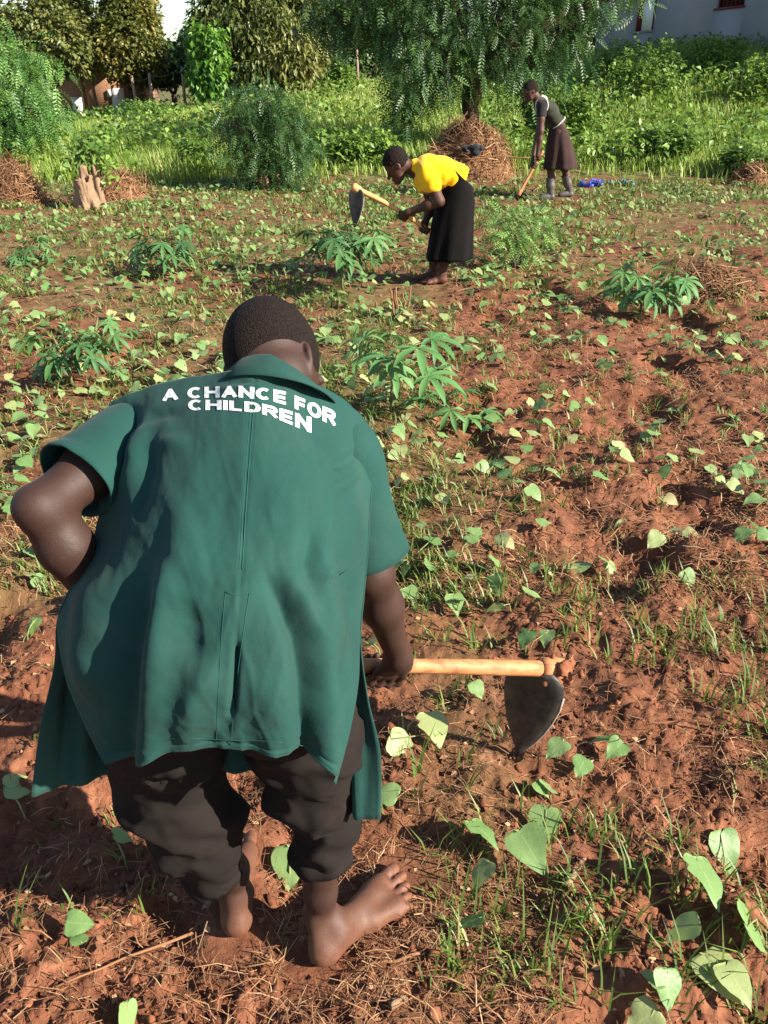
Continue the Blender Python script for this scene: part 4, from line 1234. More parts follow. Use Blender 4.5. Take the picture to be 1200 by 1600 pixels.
# ---------------------------------------------------------------- buildings and fence behind the field
def build_houses():
    # grey rendered house on the rise
    a, b = np.array([12.6, 21.0]), np.array([8.3, 37.0])
    L = np.linalg.norm(b - a); t = (b - a) / L; rz = math.atan2(t[1], t[0]); nin = np.array([-t[1], t[0]])
    if nin[0] < 0: nin = -nin                                             # away from the field
    H = root('house', [a[0], a[1], gz(*a, False)], 'grey cement-rendered house on the grassy rise at top right', 'house')
    def P(s, z, o=0.0): q = a + t * s + nin * o; return np.array([q[0], q[1], z])
    def hit(px, py, o=0.0):                                               # where a pixel meets the front wall
        r = pix(px, py, 1.0) - [0, 0, CAM_H]
        n2 = nin; k = ((a + nin * o - 0) @ n2) / (r[:2] @ n2)
        q = r * k + [0, 0, CAM_H]
        return (q[:2] - a) @ t, q[2]
    s1a, z1a = hit(990, 50); s1b, z1b = hit(1022, 29); s2a, z2a = hit(1118, 13); s2b, _ = hit(1162, 13)
    wins = [(min(s1a, s1b), max(s1a, s1b), z1a, z1a + 1.0), (min(s2a, s2b), max(s2a, s2b), z2a, z2a + 1.1)]
    z0, z1 = .3, 6.0
    ss = sorted({-.0, L} | {w[0] for w in wins} | {w[1] for w in wins})
    m = MB()
    for u, v in zip(ss[:-1], ss[1:]):
        w = [q for q in wins if abs(q[0] - u) < 1e-6]
        for lo, hi in ([(z0, z1)] if not w else [(z0, w[0][2]), (w[0][3], z1)]):
            c = P((u + v) / 2, (lo + hi) / 2, .1); m.box(c, (v - u, .2, hi - lo), rz)
    m.box(P(0.1, (z0 + z1) / 2, 2.7), (.2, 5.0, z1 - z0), rz); m.box(P(L - .1, (z0 + z1) / 2, 2.7), (.2, 5.0, z1 - z0), rz); m.box(P(L / 2, (z0 + z1) / 2, 5.3), (L, .2, z1 - z0), rz)
    m.part('wall', M['plaster'], H)
    m = MB(); m.box(P(L / 2, z1 + .35, 2.6), (L + .8, 6.4, .08), rz); rf = m.part('roof', M['iron_roof'], H)
    for k, w in enumerate(wins):
        u, v, lo, hi = w; wd = v - u
        m = MB(); m.box(P((u + v) / 2, (lo + hi) / 2, .17), (wd, .03, hi - lo), rz); wo = m.part('window', M['dark_room'], H)
        for i in range(7 if k else 4):
            f = (i + .5) / (7 if k else 4)
            if k == 0 and f < .0: continue
            m = MB(); s_ = u + wd * (f if k else .55 + .42 * f)
            m.box(P(s_, (lo + hi) / 2, .06), (.05 if k else wd * .07, .03, hi - lo), rz); m.part('bar', M['red_paint'], wo)
        m = MB(); m.box(P((u + v) / 2, lo - .03, .05), (wd + .1, .16, .06), rz); m.part('sill', M['plaster'] if k == 0 else M['red_paint'], wo)
        if k == 0:
            m = MB(); m.box(P(u + wd * .26, (lo + hi) / 2, -.05), (wd * .50, .04, hi - lo), rz); m.part('shutter', M['white_paint'], wo)
    # brick house behind the trees at the left
    Yb = 37.0
    g = gz(-13, Yb, False)
    B = root('house', [-13.0, Yb, g], 'small red brick house with pale door behind trees at far left', 'house')
    xa, xb = pixY(92, 170, Yb)[0], pixY(222, 170, Yb)[0]
    m = MB(); m.box([(xa + xb) / 2, Yb + 1.6, g + 1.2], (xb - xa, 3.0, 2.6)); m.part('wall', M['brick'], B)
    def face(px0, px1, py0, py1, name, mat, th=.06):
        p0, p1 = pixY(px0, py1, Yb), pixY(px1, py0, Yb)
        m = MB(); m.box([(p0[0] + p1[0]) / 2, Yb + .08 - th / 2, (p0[2] + p1[2]) / 2], (p1[0] - p0[0], th, p1[2] - p0[2])); return m.part(name, mat, B)
    face(179, 192, 138, 186, 'door', M['white_paint']); face(168, 174, 140, 152, 'window', M['white_paint']); face(116, 126, 152, 184, 'door', M['white_paint'])
    m = MB(); m.box([(xa + xb) / 2, Yb + 1.0, g + 2.62], (xb - xa + 1.0, 5.4, .07)); m.part('roof', M['iron_roof'], B)
    for px in (128, 144):
        q = pixY(px, 150, Yb - 1.4); m = MB(); m.tube([[q[0] + .15, Yb - 1.4, gz(q[0], Yb - 1.4, False) - .1], [q[0], Yb - 1.4, g + 2.58]], [.07, .06], 7); m.part('veranda_post', M['post'], B)
    # wire fence
    Yf = 33.0
    pts = [(212, 33), (237, 33), (288, 33.5), (334, 32), (420, 34), (470, 35), (508, 36), (560, 37)]
    F = root('fence', [-8, Yf, gz(-8, Yf, False)], 'wire fence with grey wooden posts along the back of the meadow', 'fence')
    tops = []
    for px, Y in pts:
        x = pixY(px, 150, Y)[0]; z = gz(x, Y, False); ln = rng.uniform(-.08, .08)
        m = MB(); m.tube([[x, Y, z - .2], [x + ln * .5, Y, z + .7], [x + ln, Y, z + 1.35]], [.06, .055, .05], 7); m.part('post', M['post'], F); tops.append((x, Y, z))
    for h in (.4, .8, 1.2):
        m = MB()
        for p, q in zip(tops[:-1], tops[1:]): m.tube([[p[0], p[1], p[2] + h], [(p[0] + q[0]) / 2, (p[1] + q[1]) / 2, (p[2] + q[2]) / 2 + h - .04], [q[0], q[1], q[2] + h]], .009, 4)
        m.part('wire', M['wire'], F)
build_houses()

# ---------------------------------------------------------------- foliage
LEAF_V = np.array([[0, 0, 0], [.30, .42, .10], [0, 1, -.12], [-.30, .42, .10], [0, .45, 0.0]])
LEAF_F = np.array([[0, 1, 4], [1, 2, 4], [2, 3, 4], [3, 0, 4]])
LONG_V = LEAF_V * [.55, 1, .8]
def frond_template(pairs=7, ll=.26, lw=.040, droop=.30):
    V, F = [], []
    for i in range(pairs):
        y = .12 + .86 * i / (pairs - 1); z = -droop * y * y; l = ll * (1 - .55 * abs(2 * (i / (pairs - 1)) - .9) ** 2)
        for s in (-1, 1):
            k = len(V)
            d = np.array([s * .86, .5, -.20]); d /= np.linalg.norm(d); w = np.array([-s * .5, .86, 0]) * lw
            b = np.array([0, y, z]); V += [b, b + d * l * .5 + w, b + d * l, b + d * l * .5 - w]; F.append([k, k + 1, k + 2, k + 3])
    k = len(V)
    V += [np.array([-.008, 0, 0]), np.array([.008, 0, 0]), np.array([.008, .55, -droop * .30]), np.array([-.008, .55, -droop * .30]), np.array([0, 1, -droop])]
    F += [[k, k + 1, k + 2, k + 3], [k + 3, k + 2, k + 4, k + 4]]
    return np.array(V), np.array(F[:-1])
FR_V, FR_F = frond_template()
def shell(n, c, r, rr, inner=.35):
    """points in an ellipsoid, thicker near its skin, with lumps and gaps"""
    d = rr.normal(0, 1, (n, 3)); d /= np.linalg.norm(d, axis=1, keepdims=True)
    rad = (inner + (1 - inner) * rr.random(n) ** .45)
    lump = .55 + .85 * fbm(d[:, 0] * 2.2 + 5 + c[0], d[:, 2] * 2.2 + d[:, 1] * 1.3 + c[1], 3, 9)
    return np.asarray(c) + d * (rad * lump)[:, None] * np.asarray(r), d
def foliage(clumps, per, size, kind, rr, k=9, droop=.4, spread=.30):
    """clumps: (centre, radii). kind leaf / long / frond. returns V, F, tint"""
    Vs, Fs, Ts, off = [], [], [], 0
    vol = np.array([np.prod(c[1]) ** (2 / 3) for c in clumps]); num = np.maximum(8, (per * vol / vol.sum()).astype(int))
    for (c, r), n in zip(clumps, num):
        P, D = shell(n, c, r, rr)
        ct = np.clip(.45 + rr.normal(0, .2) + .2 * rr.normal(0, 1, n), 0, 1)
        kk = k
        Pp = np.repeat(P, kk, 0); Dd = np.repeat(D, kk, 0)
        N = len(Pp)
        yaw = np.arctan2(-Dd[:, 0], Dd[:, 1]) + rr.normal(0, 1.3, N)
        pitch = -droop + rr.normal(0, .45, N) + .35 * Dd[:, 2]
        roll = rr.normal(0, .5, N)
        S = size * rr.uniform(.65, 1.25, N)
        if kind == 'frond': TV, TF = FR_V, FR_F
        elif kind == 'long': TV, TF = LONG_V, LEAF_F
        else: TV, TF = LEAF_V, LEAF_F
        L = Pp + rr.normal(0, spread * size * 1.6, (N, 3))
        V, F, T = instance(TV, TF, eul(yaw, pitch, roll), S, L, np.clip(np.repeat(ct, kk) + rr.normal(0, .13, N), 0, 1))
        Vs.append(V); Fs.append(F[0] + off); Ts.append(T); off += len(V)
    return np.concatenate(Vs), np.concatenate(Fs), np.concatenate(Ts)
def limb(m, P, R, rr, n=7, wob=.05):
    P = np.asarray(P, float); t = np.linspace(0, 1, 7)
    k = np.linspace(0, 1, len(P))
    Q = np.stack([np.interp(t, k, P[:, j]) for j in range(3)], 1); Q[1:-1] += rr.normal(0, wob, (5, 3)); m.tube(Q, np.interp(t, [0, 1], R), n)
def tree(name, label, cat, base, clumps, per, size, kind, mat, bark, rr, trunk_r=.16, k=9, droop=.4, group=None, fork=None, trunks=1):
    T = root(name, base, label, cat, group)
    base = np.asarray(base, float)
    V, F, t = foliage(clumps, per, size, kind, rr, k, droop)
    part('crown', V, F, mat, T, False, t)
    m = MB()
    cs = np.array([c for c, _ in clumps]); top = cs.mean(0)
    fork = base + (top - base) * .35 if fork is None else np.asarray(fork, float)
    for q in range(trunks):
        o = np.array([rr.uniform(-.25, .25), rr.uniform(-.2, .2), 0]) * (trunks > 1)
        limb(m, [base + o - [0, 0, .15], base * .4 + fork * .6 + o, fork + o], [trunk_r, trunk_r * .7], rr, 9, trunk_r * .2)
    for c, r in clumps:
        limb(m, [fork, (fork + c) / 2 + [0, 0, .1], c], [trunk_r * .5, trunk_r * .12], rr, 6, .06)
        for _ in range(4):
            d = unit(rr.normal(0, 1, 3)) * np.asarray(r) * .8
            limb(m, [c - (c - fork) * .2, c + d * .5, c + d], [trunk_r * .2, trunk_r * .05], rr, 5, .04)
    m.part('trunk', bark, T, True)
    return T
def at(px, py, Y): return pixY(px, py, Y)
def cl(px, py, rx, rz, Y, dy=None):
    s = (Y * CP + .6) / FPX
    return (at(px, py, Y), (rx * s, (dy if dy else (rx + rz) / 2 * s), rz * s))
def foot_of(px, Y):
    x = at(px, 200, Y)[0]; return np.array([x, Y, gz(x, Y, False)])
R_ = np.random.default_rng
# big feathery tree behind the two women
Yt = 17.6
big = [(560, 5, 75, 55, .6), (520, 30, 45, 30, .8), (650, 50, 70, 75, 0), (690, 100, 55, 45, -.5), (640, 120, 42, 66, -.3), (632, 175, 30, 28, -.3), (740, 50, 85, 70, .2), (800, 60, 65, 70, -.2),
       (845, 100, 34, 44, .2), (875, 35, 58, 50, .2), (940, -6, 46, 32, .3), (1000, -34, 36, 20, .4), (700, -60, 160, 70, .2), (840, -70, 120, 60, .6), (600, -60, 110, 50, .9)]
tree('feathery_tree', 'large dark feathery-leaved tree hanging over the heap of dry weeds', 'tree', foot_of(735, Yt),
     [cl(px, py, rx, rz, Yt + dy) for px, py, rx, rz, dy in big], 1800, .32, 'frond', M['frond'], M['bark'], R_(1), .17, 4, .55, None, at(735, 110, Yt), 3)
tree('young_feathery_tree', 'small bushy feathery tree standing alone between the stump and the yellow shirt', 'tree', foot_of(420, 14.1),
     [cl(405, 160, 40, 26, 14.1), cl(372, 195, 28, 22, 14.0), cl(440, 190, 40, 26, 14.2), cl(385, 235, 34, 28, 14.0), cl(450, 240, 36, 30, 14.1), cl(415, 215, 34, 34, 14.3), cl(400, 280, 26, 20, 13.9), cl(455, 285, 28, 18, 13.9)], 480, .25, 'frond', M['frond'], M['bark_pale'], R_(2), .05, 4, .5, None, None, 3)
tree('leafy_tree', 'bright green tree with long drooping leaves at the left edge', 'tree', foot_of(10, 17.2),
     [cl(10, 120, 70, 55, 17.2), cl(-30, 170, 60, 50, 17.0), cl(40, 165, 52, 42, 17.0), cl(60, 110, 30, 28, 17.2), cl(-60, 90, 80, 60, 17.5)], 420, .36, 'frond', M['frond_light'], M['bark'], R_(3), .10, 4, .7)
tree('olive_tree', 'olive-green broad tree in front of the brick house', 'tree', foot_of(95, 33.5), [cl(60, 55, 60, 55, 33.5), cl(105, 75, 42, 42, 33), cl(20, 70, 55, 40, 34), cl(100, 30, 42, 50, 34.5)], 2000, .19, 'leaf', M['olive_tree'], M['bark'], R_(4), .16, 10, .5)
tree('pointed_tree', 'tall pointed tree rising behind the olive-green tree', 'tree', foot_of(110, 43), [cl(108, 50, 38, 60, 43), cl(105, -10, 34, 60, 43), cl(104, -80, 24, 60, 43)], 900, .24, 'long', M['olive_tree'], M['bark'], R_(5), .16, 10, .9)
tree('yellowing_tree', 'tree with yellow-olive leaves right of the olive-green tree', 'tree', foot_of(205, 34), [cl(200, 60, 50, 58, 34), cl(180, 88, 34, 30, 33.5), cl(222, 84, 28, 32, 34), cl(195, -10, 42, 50, 34.5), cl(222, 40, 24, 36, 34)], 2000, .18, 'leaf', M['yellow_tree'], M['bark'], R_(6), .15, 10, .4)
tree('dark_tree', 'low dark green tree under the gap of open sky', 'tree', foot_of(275, 37), [cl(268, 98, 34, 30, 37), cl(308, 84, 28, 30, 37), cl(240, 110, 26, 22, 37.5)], 900, .19, 'leaf', M['dark_tree'], M['bark'], R_(7), .14, 10, .4)
tree('spreading_tree', 'broad tree with pale narrow leaves between open sky and the feathery tree', 'tree', foot_of(385, 28.5), [cl(360, 30, 60, 55, 28.5), cl(420, 60, 58, 62, 28.5), cl(455, 90, 40, 50, 28), cl(395, 105, 40, 42, 28), cl(330, 60, 38, 42, 29), cl(410, -40, 80, 50, 29), cl(470, 40, 40, 50, 29)], 2200, .25, 'long', M['olive_tree'], M['bark'], R_(8), .2, 10, .8)
tree('shade_tree', 'dark tree filling the gap behind the pale-leaved tree', 'tree', foot_of(350, 33), [cl(350, 80, 55, 62, 33), cl(420, 110, 60, 46, 33), cl(470, 100, 60, 50, 34), cl(400, 40, 75, 50, 34)], 1700, .21, 'leaf', M['dark_tree'], M['bark'], R_(9), .2, 10, .4)
tree('thicket_tree', 'dark tree far behind the feathery tree beyond the fence', 'tree', foot_of(560, 42), [cl(530, 50, 60, 60, 42), cl(600, 60, 60, 60, 43), cl(500, 70, 40, 50, 41), cl(660, 60, 60, 60, 44), cl(740, 70, 60, 50, 45), cl(560, -20, 120, 60, 44), cl(470, 10, 40, 50, 44)], 1700, .26, 'leaf', M['dark_tree'], M['bark'], R_(10), .2, 10, .4)
tree('thicket_tree', 'dark tree behind the right side of the feathery tree, next to the grey house', 'tree', foot_of(880, 41), [cl(860, 50, 60, 50, 41), cl(915, 45, 48, 50, 42), cl(800, 60, 50, 50, 42), cl(890, 0, 70, 40, 43)], 700, .28, 'leaf', M['dark_tree'], M['bark'], R_(14), .2, 10, .4)
tree('yellow_shrub', 'small yellow-leaved shrub at the fence beside the pale-leaved tree', 'shrub', foot_of(490, 33), [cl(492, 75, 17, 22, 33), cl(482, 95, 14, 14, 33)], 120, .24, 'leaf', M['yellow_tree'], M['bark_pale'], R_(12), .06, 9, .3)
V_, F_, t_ = foliage([cl(322, 60, 22, 16, 27.2), cl(330, 90, 18, 26, 27.2), cl(316, 115, 16, 26, 27.2), cl(336, 120, 12, 22, 27.1), cl(310, 75, 14, 10, 27.2)], 420, .22, 'leaf', R_(13), 9, .8)
cv = root('climbing_vine', foot_of(322, 27.2), 'bright green climbing vine draped down the side of the pale-leaved tree', 'vine')
part('leaves', V_, F_, M['vine'], cv, False, t_)
m = MB(); limb(m, [foot_of(322, 27.2), at(322, 110, 27.3), at(322, 55, 27.3)], [.05, .02], R_(1)); m.part('stem', M['bark'], cv, True)
def bush(px, py, r, h, Y, label, mat, kind='leaf', size=.14, per=130, name='bush', seed=1, group=None, k=9):
    b = foot_of(px, Y)
    s = (Y * CP + .6) / FPX; R, Hh = r * s, h * s
    rr = R_(seed)
    cls = [(b + [rr.uniform(-.5, .5) * R, rr.uniform(-.4, .4) * R, Hh * rr.uniform(.35, .75)], (R * rr.uniform(.45, .75), R * .6, Hh * rr.uniform(.3, .45))) for _ in range(5)]
    o = root(name, b, label, 'bush', group)
    V, F, t = foliage(cls, per, size, kind, rr, k, .2); V[:, 2] = np.maximum(V[:, 2], b[2] - .02); part('foliage', V, F, mat, o, False, t)
    m = MB()
    for c, _ in cls: limb(m, [b - [0, 0, .05], (b + c) / 2, c], [.018, .006], rr, 5, .02)
    m.part('stem', M['bark'], o, True)
bush(537, 145, 18, 40, 29, 'dark rounded bush alone in the meadow left of the feathery tree', M['bush'], size=.11, per=200, seed=2)
for i, (px, Y, r, h, lab) in enumerate([
        (1000, 22, 55, 80, 'bush below the red and white window of the grey house'), (1180, 21, 45, 70, 'dark bush at the right edge below the grey house'), (1095, 23.5, 50, 55, 'light green bush below the dark red window'),
        (905, 18.5, 42, 75, 'bush growing right of the woman in the knitted vest'), (945, 24, 42, 60, 'bush under the hanging right end of the feathery tree'),
        (1050, 16.6, 46, 45, 'bush at the foot of the slope right of the blue sandals'), (850, 19, 40, 80, 'tall weed clump behind the vest-wearing woman'),
        (230, 26, 60, 30, 'low leafy bush in the meadow below the pale door'), (60, 19, 60, 40, 'leafy bush at the foot of the drooping tree'), (300, 15.9, 36, 45, 'weed clump at the meadow edge right of the stump'),
        (570, 16.5, 60, 50, 'weed clump at the meadow edge left of the dry heap'), (1170, 15.4, 40, 40, 'weed clump at the meadow edge by the right border')]):
    bush(px, 0, r, h, Y, lab, M['bush'], 'leaf', .10, 260, 'bush', 30 + i, 'bushes scattered in the meadow')
bush(815, 0, 62, 78, on_ground(815, 418)[1], 'low fern-leaved bush on the field right of the yellow shirt', M['frond_light'], 'frond', .17, 90, 'fern_bush', 61, None, 3)

# ---------------------------------------------------------------- meadow grass (too many to count)
def in_view(n, y0, y1, rr, marg=.06, power=1.0):
    u = rr.random(n); Y = y0 * (y1 / y0) ** u if power == 1.0 else y0 + (y1 - y0) * u ** power
    hw = (Y * CP + .75) * (600 / FPX + marg); return rr.uniform(-1, 1, n) * hw, Y
BL_V = np.array([[-.5, 0, 0], [.5, 0, 0], [.38, .14, .55], [-.38, .14, .55], [0, .45, 1.0]])
BL_F = [np.array([[0, 1, 2, 3]]), np.array([[3, 2, 4]])]
def blades(name, X, Y, Z, h, w, lean, tint, mat, label, cat='grass', rr=rng):
    n = len(X); yaw = rr.uniform(0, 6.283, n)
    c, s = np.cos(yaw), np.sin(yaw); Rm = np.zeros((n, 3, 3)); Rm[:, 0, 0] = c; Rm[:, 0, 1] = -s; Rm[:, 1, 0] = s; Rm[:, 1, 1] = c; Rm[:, 2, 2] = 1
    S = np.stack([w, h * lean, h], 1)
    V, F, t = instance(BL_V, BL_F, Rm, S, np.stack([X, Y, Z], 1), tint)
    return tag(link(name, mesh_from(name, V, F, False, t, [mat])), label, cat, None, 'stuff')
rr = R_(21)
X, Y = in_view(85000, 14.2, 40, rr)
k = Y > edge_y(X) + rr.normal(.1, .35, len(X)); X, Y = X[k], Y[k]
patch = fbm(X * .55, Y * .4, 3, 91)
h = (.16 + .50 * np.clip(patch - .25, 0, 1)) * rr.uniform(.6, 1.35, len(X)) * (1 - .55 * sst(19, 30, Y) * (X < 2))
blades('meadow_grass', X, Y, ground_h(X, Y) - .02, h, .010 + .0011 * Y * rr.uniform(.6, 1.2, len(X)), rr.uniform(.3, 1.4, len(X)), np.clip(.25 + .6 * fbm(X * .8, Y * .6, 2, 95) + rr.normal(0, .16, len(X)), 0, 1), M['meadow'], 'tall green meadow grass covering the rise behind the field', rr=rr)
X, Y = in_view(26000, 14.5, 38, rr)
k = (Y > edge_y(X) + .1) & (fbm(X * .7, Y * .5, 3, 97) > .50 - .10 * (X > 2)); X, Y = X[k], Y[k]; n = len(X)
hz = rr.uniform(.08, .48, n) * (.5 + fbm(X * .7, Y * .5, 3, 97))
V, F, t = instance(LEAF_V, LEAF_F, eul(rr.uniform(0, 6.28, n), rr.normal(-.1, .5, n), rr.normal(0, .5, n)), rr.uniform(.09, .20, n), np.stack([X, Y, ground_h(X, Y) + hz], 1), np.clip(rr.normal(.5, .25, n), 0, 1))
tag(link('meadow_weeds', mesh_from('meadow_weeds', V, F, False, t, [M['weed']])), 'broad-leaved weeds mixed through the meadow grass', 'weeds', None, 'stuff')

# ---------------------------------------------------------------- stump, heaps, sandals
def straw_on(P, N_, rr, l0, l1, w, lift=.01):
    n = len(P); d = rr.normal(0, 1, (n, 3)); d -= N_ * (d * N_).sum(1, keepdims=True) * .8; d /= np.linalg.norm(d, axis=1, keepdims=True)
    L = rr.uniform(l0, l1, n)[:, None]; s = np.cross(d, N_); s /= np.linalg.norm(s, axis=1, keepdims=True) + 1e-9; W = (w * rr.uniform(.6, 1.4, n))[:, None]
    b = P + N_ * (lift * rr.random(n))[:, None]; cv = N_ * (rr.uniform(-.1, .25, n)[:, None] * L) + rr.normal(0, .08, (n, 3)) * L
    V = np.stack([b - d * L / 2 - s * W, b - d * L / 2 + s * W, b + cv + s * W, b + cv - s * W, b + d * L / 2 + s * W * .6, b + d * L / 2 - s * W * .6], 1)
    q = np.array([[0, 1, 2, 3], [3, 2, 4, 5]]); F = (q[None] + (np.arange(n) * 6)[:, None, None]).reshape(-1, 4)
    return V.reshape(-1, 3), F, np.repeat(np.clip(rr.normal(.5, .25, n), 0, 1), 6)
def heap(px, Y, wpx, hpx, label, seed, n=2500, name='weed_heap', y_depth=.8, sl=(.12, .40)):
    b = foot_of(px, Y); s = (Y * CP + .6) / FPX; W, H = wpx * s, hpx * s; rr = R_(seed)
    o = root(name, b, label, 'heap')
    th = np.linspace(0, 2 * np.pi, 49)[:-1]; rs = np.linspace(0, 1, 14)
    RR, TT = np.meshgrid(rs, th, indexing='ij')
    x = RR * np.cos(TT); y = RR * np.sin(TT); z = (1 - RR ** 2.4) * (.30 + 1.15 * fbm(x * 2.4 + seed, y * 2.4, 4, seed, .6))
    V = np.stack([b[0] + x * W, b[1] + y * W * y_depth, b[2] + z * H - .06 * RR], -1).reshape(-1, 3)
    i = np.arange(14 * 48).reshape(14, 48); j = np.roll(i, -1, 1); F = np.stack([i[:-1], i[1:], j[1:], j[:-1]], -1).reshape(-1, 4)
    part('mound', V, F, M['heap'], o, True)
    N_ = vnormals(V, F); N_ = np.where(N_[:, 2:3] < 0, -N_, N_)
    k = rr.integers(48, len(V), n); P = V[k] + rr.normal(0, .05, (n, 3)) * [1, 1, .6]
    V2, F2, t2 = straw_on(P, N_[k], rr, *sl, .0018 + .00022 * Y, .10)
    so = part('dry_stalks', V2, F2, M['stalk'], o, False, t2); so['kind'] = 'stuff'
    return o, V, b
Yh = 15.7
_, hv, hb = heap(738, Yh, 72, 80, 'big brown heap of dry pulled weeds under the feathery tree', 3, 3000)
heap(690, 15.4, 42, 40, 'lower shoulder of dry weeds left of the big heap', 5, 900)
heap(4, 12.6, 46, 44, 'heap of brown dry weeds at the left edge', 7, 1200)
heap(1150, on_ground(1150, 462)[1], 72, 26, 'flat pale heap of dry grass on the field at the right edge', 9, 900, 'dry_grass_heap', .6, (.10, .30))
heap(1190, 14.6, 30, 22, 'small brown weed heap at the meadow edge by the right border', 11, 400)
st = on_ground(150, 322)
S_ = SDF(st + [-.5, -.45, -.15], st + [.5, .45, .75], .012)
for k in range(7):
    a = k / 7 * 6.283; S_.cap(st + [.24 * math.cos(a) - .08, .2 * math.sin(a), -.12], st + [.10 * math.cos(a) - .08, .08 * math.sin(a), .16], .075, .08, .04)
S_.cap(st + [-.08, 0, .0], st + [-.10, 0, .40], .17, .145, .03); S_.cap(st + [.11, -.03, .0], st + [.07, -.02, .52], .06, .04, .015)
for k in range(12):
    a = k * 2.4; S_.cut(st + [-.10 + .11 * math.cos(a), .11 * math.sin(a), .52 + .07 * math.sin(k * 1.7)], (.05, .05, .16), None, .01)
S_.cut(st + [-.24, -.05, .5], (.1, .2, .16), None, .02)
V, F = S_.mesh(); N_ = vnormals(V, F); V = V + N_ * (.045 * (fbm(V[:, 0] * 26 + V[:, 1] * 20, V[:, 2] * 4, 3, 2) - .5))[:, None]
stump = root('tree_stump', st, 'pale splintered tree stump with a few sprouting leaves', 'stump')
part('trunk', V, F, M['bark_pale'], stump)
V_, F_, t_ = foliage([(st + [.0, .1, .72], (.20, .15, .16)), (st + [.22, .05, .45], (.12, .1, .12))], 26, .11, 'leaf', R_(3), 8); part('sprouts', V_, F_, M['bush'], stump, False, t_)
m = MB()
for dx in (0, .1, .22): limb(m, [st + [dx * .5, .05, .4], st + [dx, .08, .7]], [.012, .006], R_(4), 5, .01)
m.part('sprout_stem', M['bark'], stump, True)
heap(165, 12.9, 60, 34, 'low bank of brown weeds around the foot of the stump', 13, 900)
def sandal(px, py, yaw, label, mat, up=0.0):
    b = on_ground(px, py); o = root('sandal', b + [0, 0, .02], label, 'sandal', None)
    R = rotz(yaw); L = .26
    t = np.linspace(0, 1, 12); hw = .042 + .012 * np.sin(t * 3.0 + .3) - .03 * (t > .95) - .02 * (t < .03)
    top = np.concatenate([np.stack([-hw, (t - .5) * L, np.full(12, .03)], 1), np.stack([hw, (t - .5) * L, np.full(12, .03)], 1)]); bot = top * [1, 1, 0] - [0, 0, .005]
    V = np.concatenate([top, bot]); i = np.arange(11)
    q = [[a, a + 12, a + 13, a + 1] for a in i] + [[a + 24, a + 25, a + 37, a + 36] for a in i] + [[a, a + 1, a + 25, a + 24] for a in i] + [[a + 12, a + 36, a + 37, a + 13] for a in i] + [[0, 24, 36, 12], [11, 23, 47, 35]]
    part('sole', V @ R.T + b + [0, 0, .02], np.array(q), mat, o, False)
    for y0 in (.04, .085, -.07):
        a = np.linspace(0, math.pi, 9); m = MB(); m.tube(np.stack([-.05 * np.cos(a), np.full(9, y0), .03 + .05 * np.sin(a)], 1) @ R.T + b + [0, 0, .02], .012, 6); m.part('strap', mat, o, True)
sandal(915, 292, 1.2, 'blue sandal nearest the woman in the knitted vest', M['blue']); sandal(932, 290, .6, 'blue sandal, right one of the pair on the meadow edge', M['blue']); sandal(958, 288, 1.4, 'dull teal sandal right of the blue pair', M['teal']); sandal(979, 290, 1.0, 'dull teal sandal farthest right, half hidden by grass', M['teal'])
q = hb + [-.02, -.58, .50]; Sx = SDF(q - .3, q + .3, .01)
for d in ((-.12, 0, 0), (0, -.03, .03), (.10, .0, .01), (.03, -.02, -.06)): Sx.ell(q + d, (.085, .05, .055), None, .03)
V, F = Sx.mesh(); N_ = vnormals(V, F); rag = root('dark_rag', q, 'dark bundled cloth lying on the big dry weed heap', 'cloth'); part('cloth', V + N_ * (.03 * (fbm(V[:, 0] * 16, V[:, 2] * 16, 3, 2) - .5))[:, None], F, M['dark_rag'], rag)
sk = root('stick', hb + [.2, -.75, .35], 'thin pale stick sticking out of the big weed heap towards the vest-wearing woman', 'stick')
m = MB(); limb(m, [pixY(716, 248, Yh - .75), pixY(780, 245, Yh - .8), pixY(828, 246, Yh - .85)], [.013, .008], R_(8), 6, .01); m.part('wood', M['straw'], sk, True)

# ---------------------------------------------------------------- field plants
def heart_mesh(name, seed, mat, hole=False):
    rr = R_(seed)
    rows = [(-.16, .20), (-.04, .40), (.14, .47), (.34, .44), (.56, .33), (.78, .17), (1.0, .0)]
    ys_ = np.array([r[0] for r in rows]); ws_ = np.array([r[1] for r in rows]); tt = np.linspace(0, 1, 13); kk = np.linspace(0, 1, 7)
    cr_ = lambda v: np.interp(tt, kk, v) * .5 + .5 * np.convolve(np.pad(np.interp(tt, kk, v), 1, mode='reflect', reflect_type='odd'), [.25, .5, .25], 'valid')
    rows = list(zip(cr_(ys_), np.append(cr_(ws_)[:-1], 0)))
    V, Q = [], []
    dr, fo, tw = rr.uniform(.05, .30), rr.uniform(.05, .30), rr.uniform(-.12, .12)
    fr = (-1, -.5, 0, .5, 1); bite = int(rr.integers(4, 9)) if seed % 3 == 0 else 0
    for r, (y, w) in enumerate(rows):
        for f in fr:
            yy = y if r else (.0 if f == 0 else (-.12 if abs(f) == .5 else -.10))
            ww = w * f * (1 + rr.uniform(-.05, .03) - (.30 if bite and r == bite and f == 1 else 0))
            z = fo * abs(ww) - .25 * ww * ww - dr * yy * yy + .03 * math.sin(yy * 9 + f * 3 + seed) * abs(f) + tw * ww
            V.append((ww, yy + (0 if r else 0), z))
    n = len(fr)
    for r in range(len(rows) - 1):
        for c in range(n - 1):
            Q.append([r * n + c, r * n + c + 1, (r + 1) * n + c + 1, (r + 1) * n + c])
    return mesh_from(name, np.array(V), np.array(Q), True, None, [mat])
HEARTS = [heart_mesh('leaf', i, M['heart']) for i in range(7)]
OLD = [heart_mesh('leaf', 20 + i, M['heart_dry']) for i in range(3)]
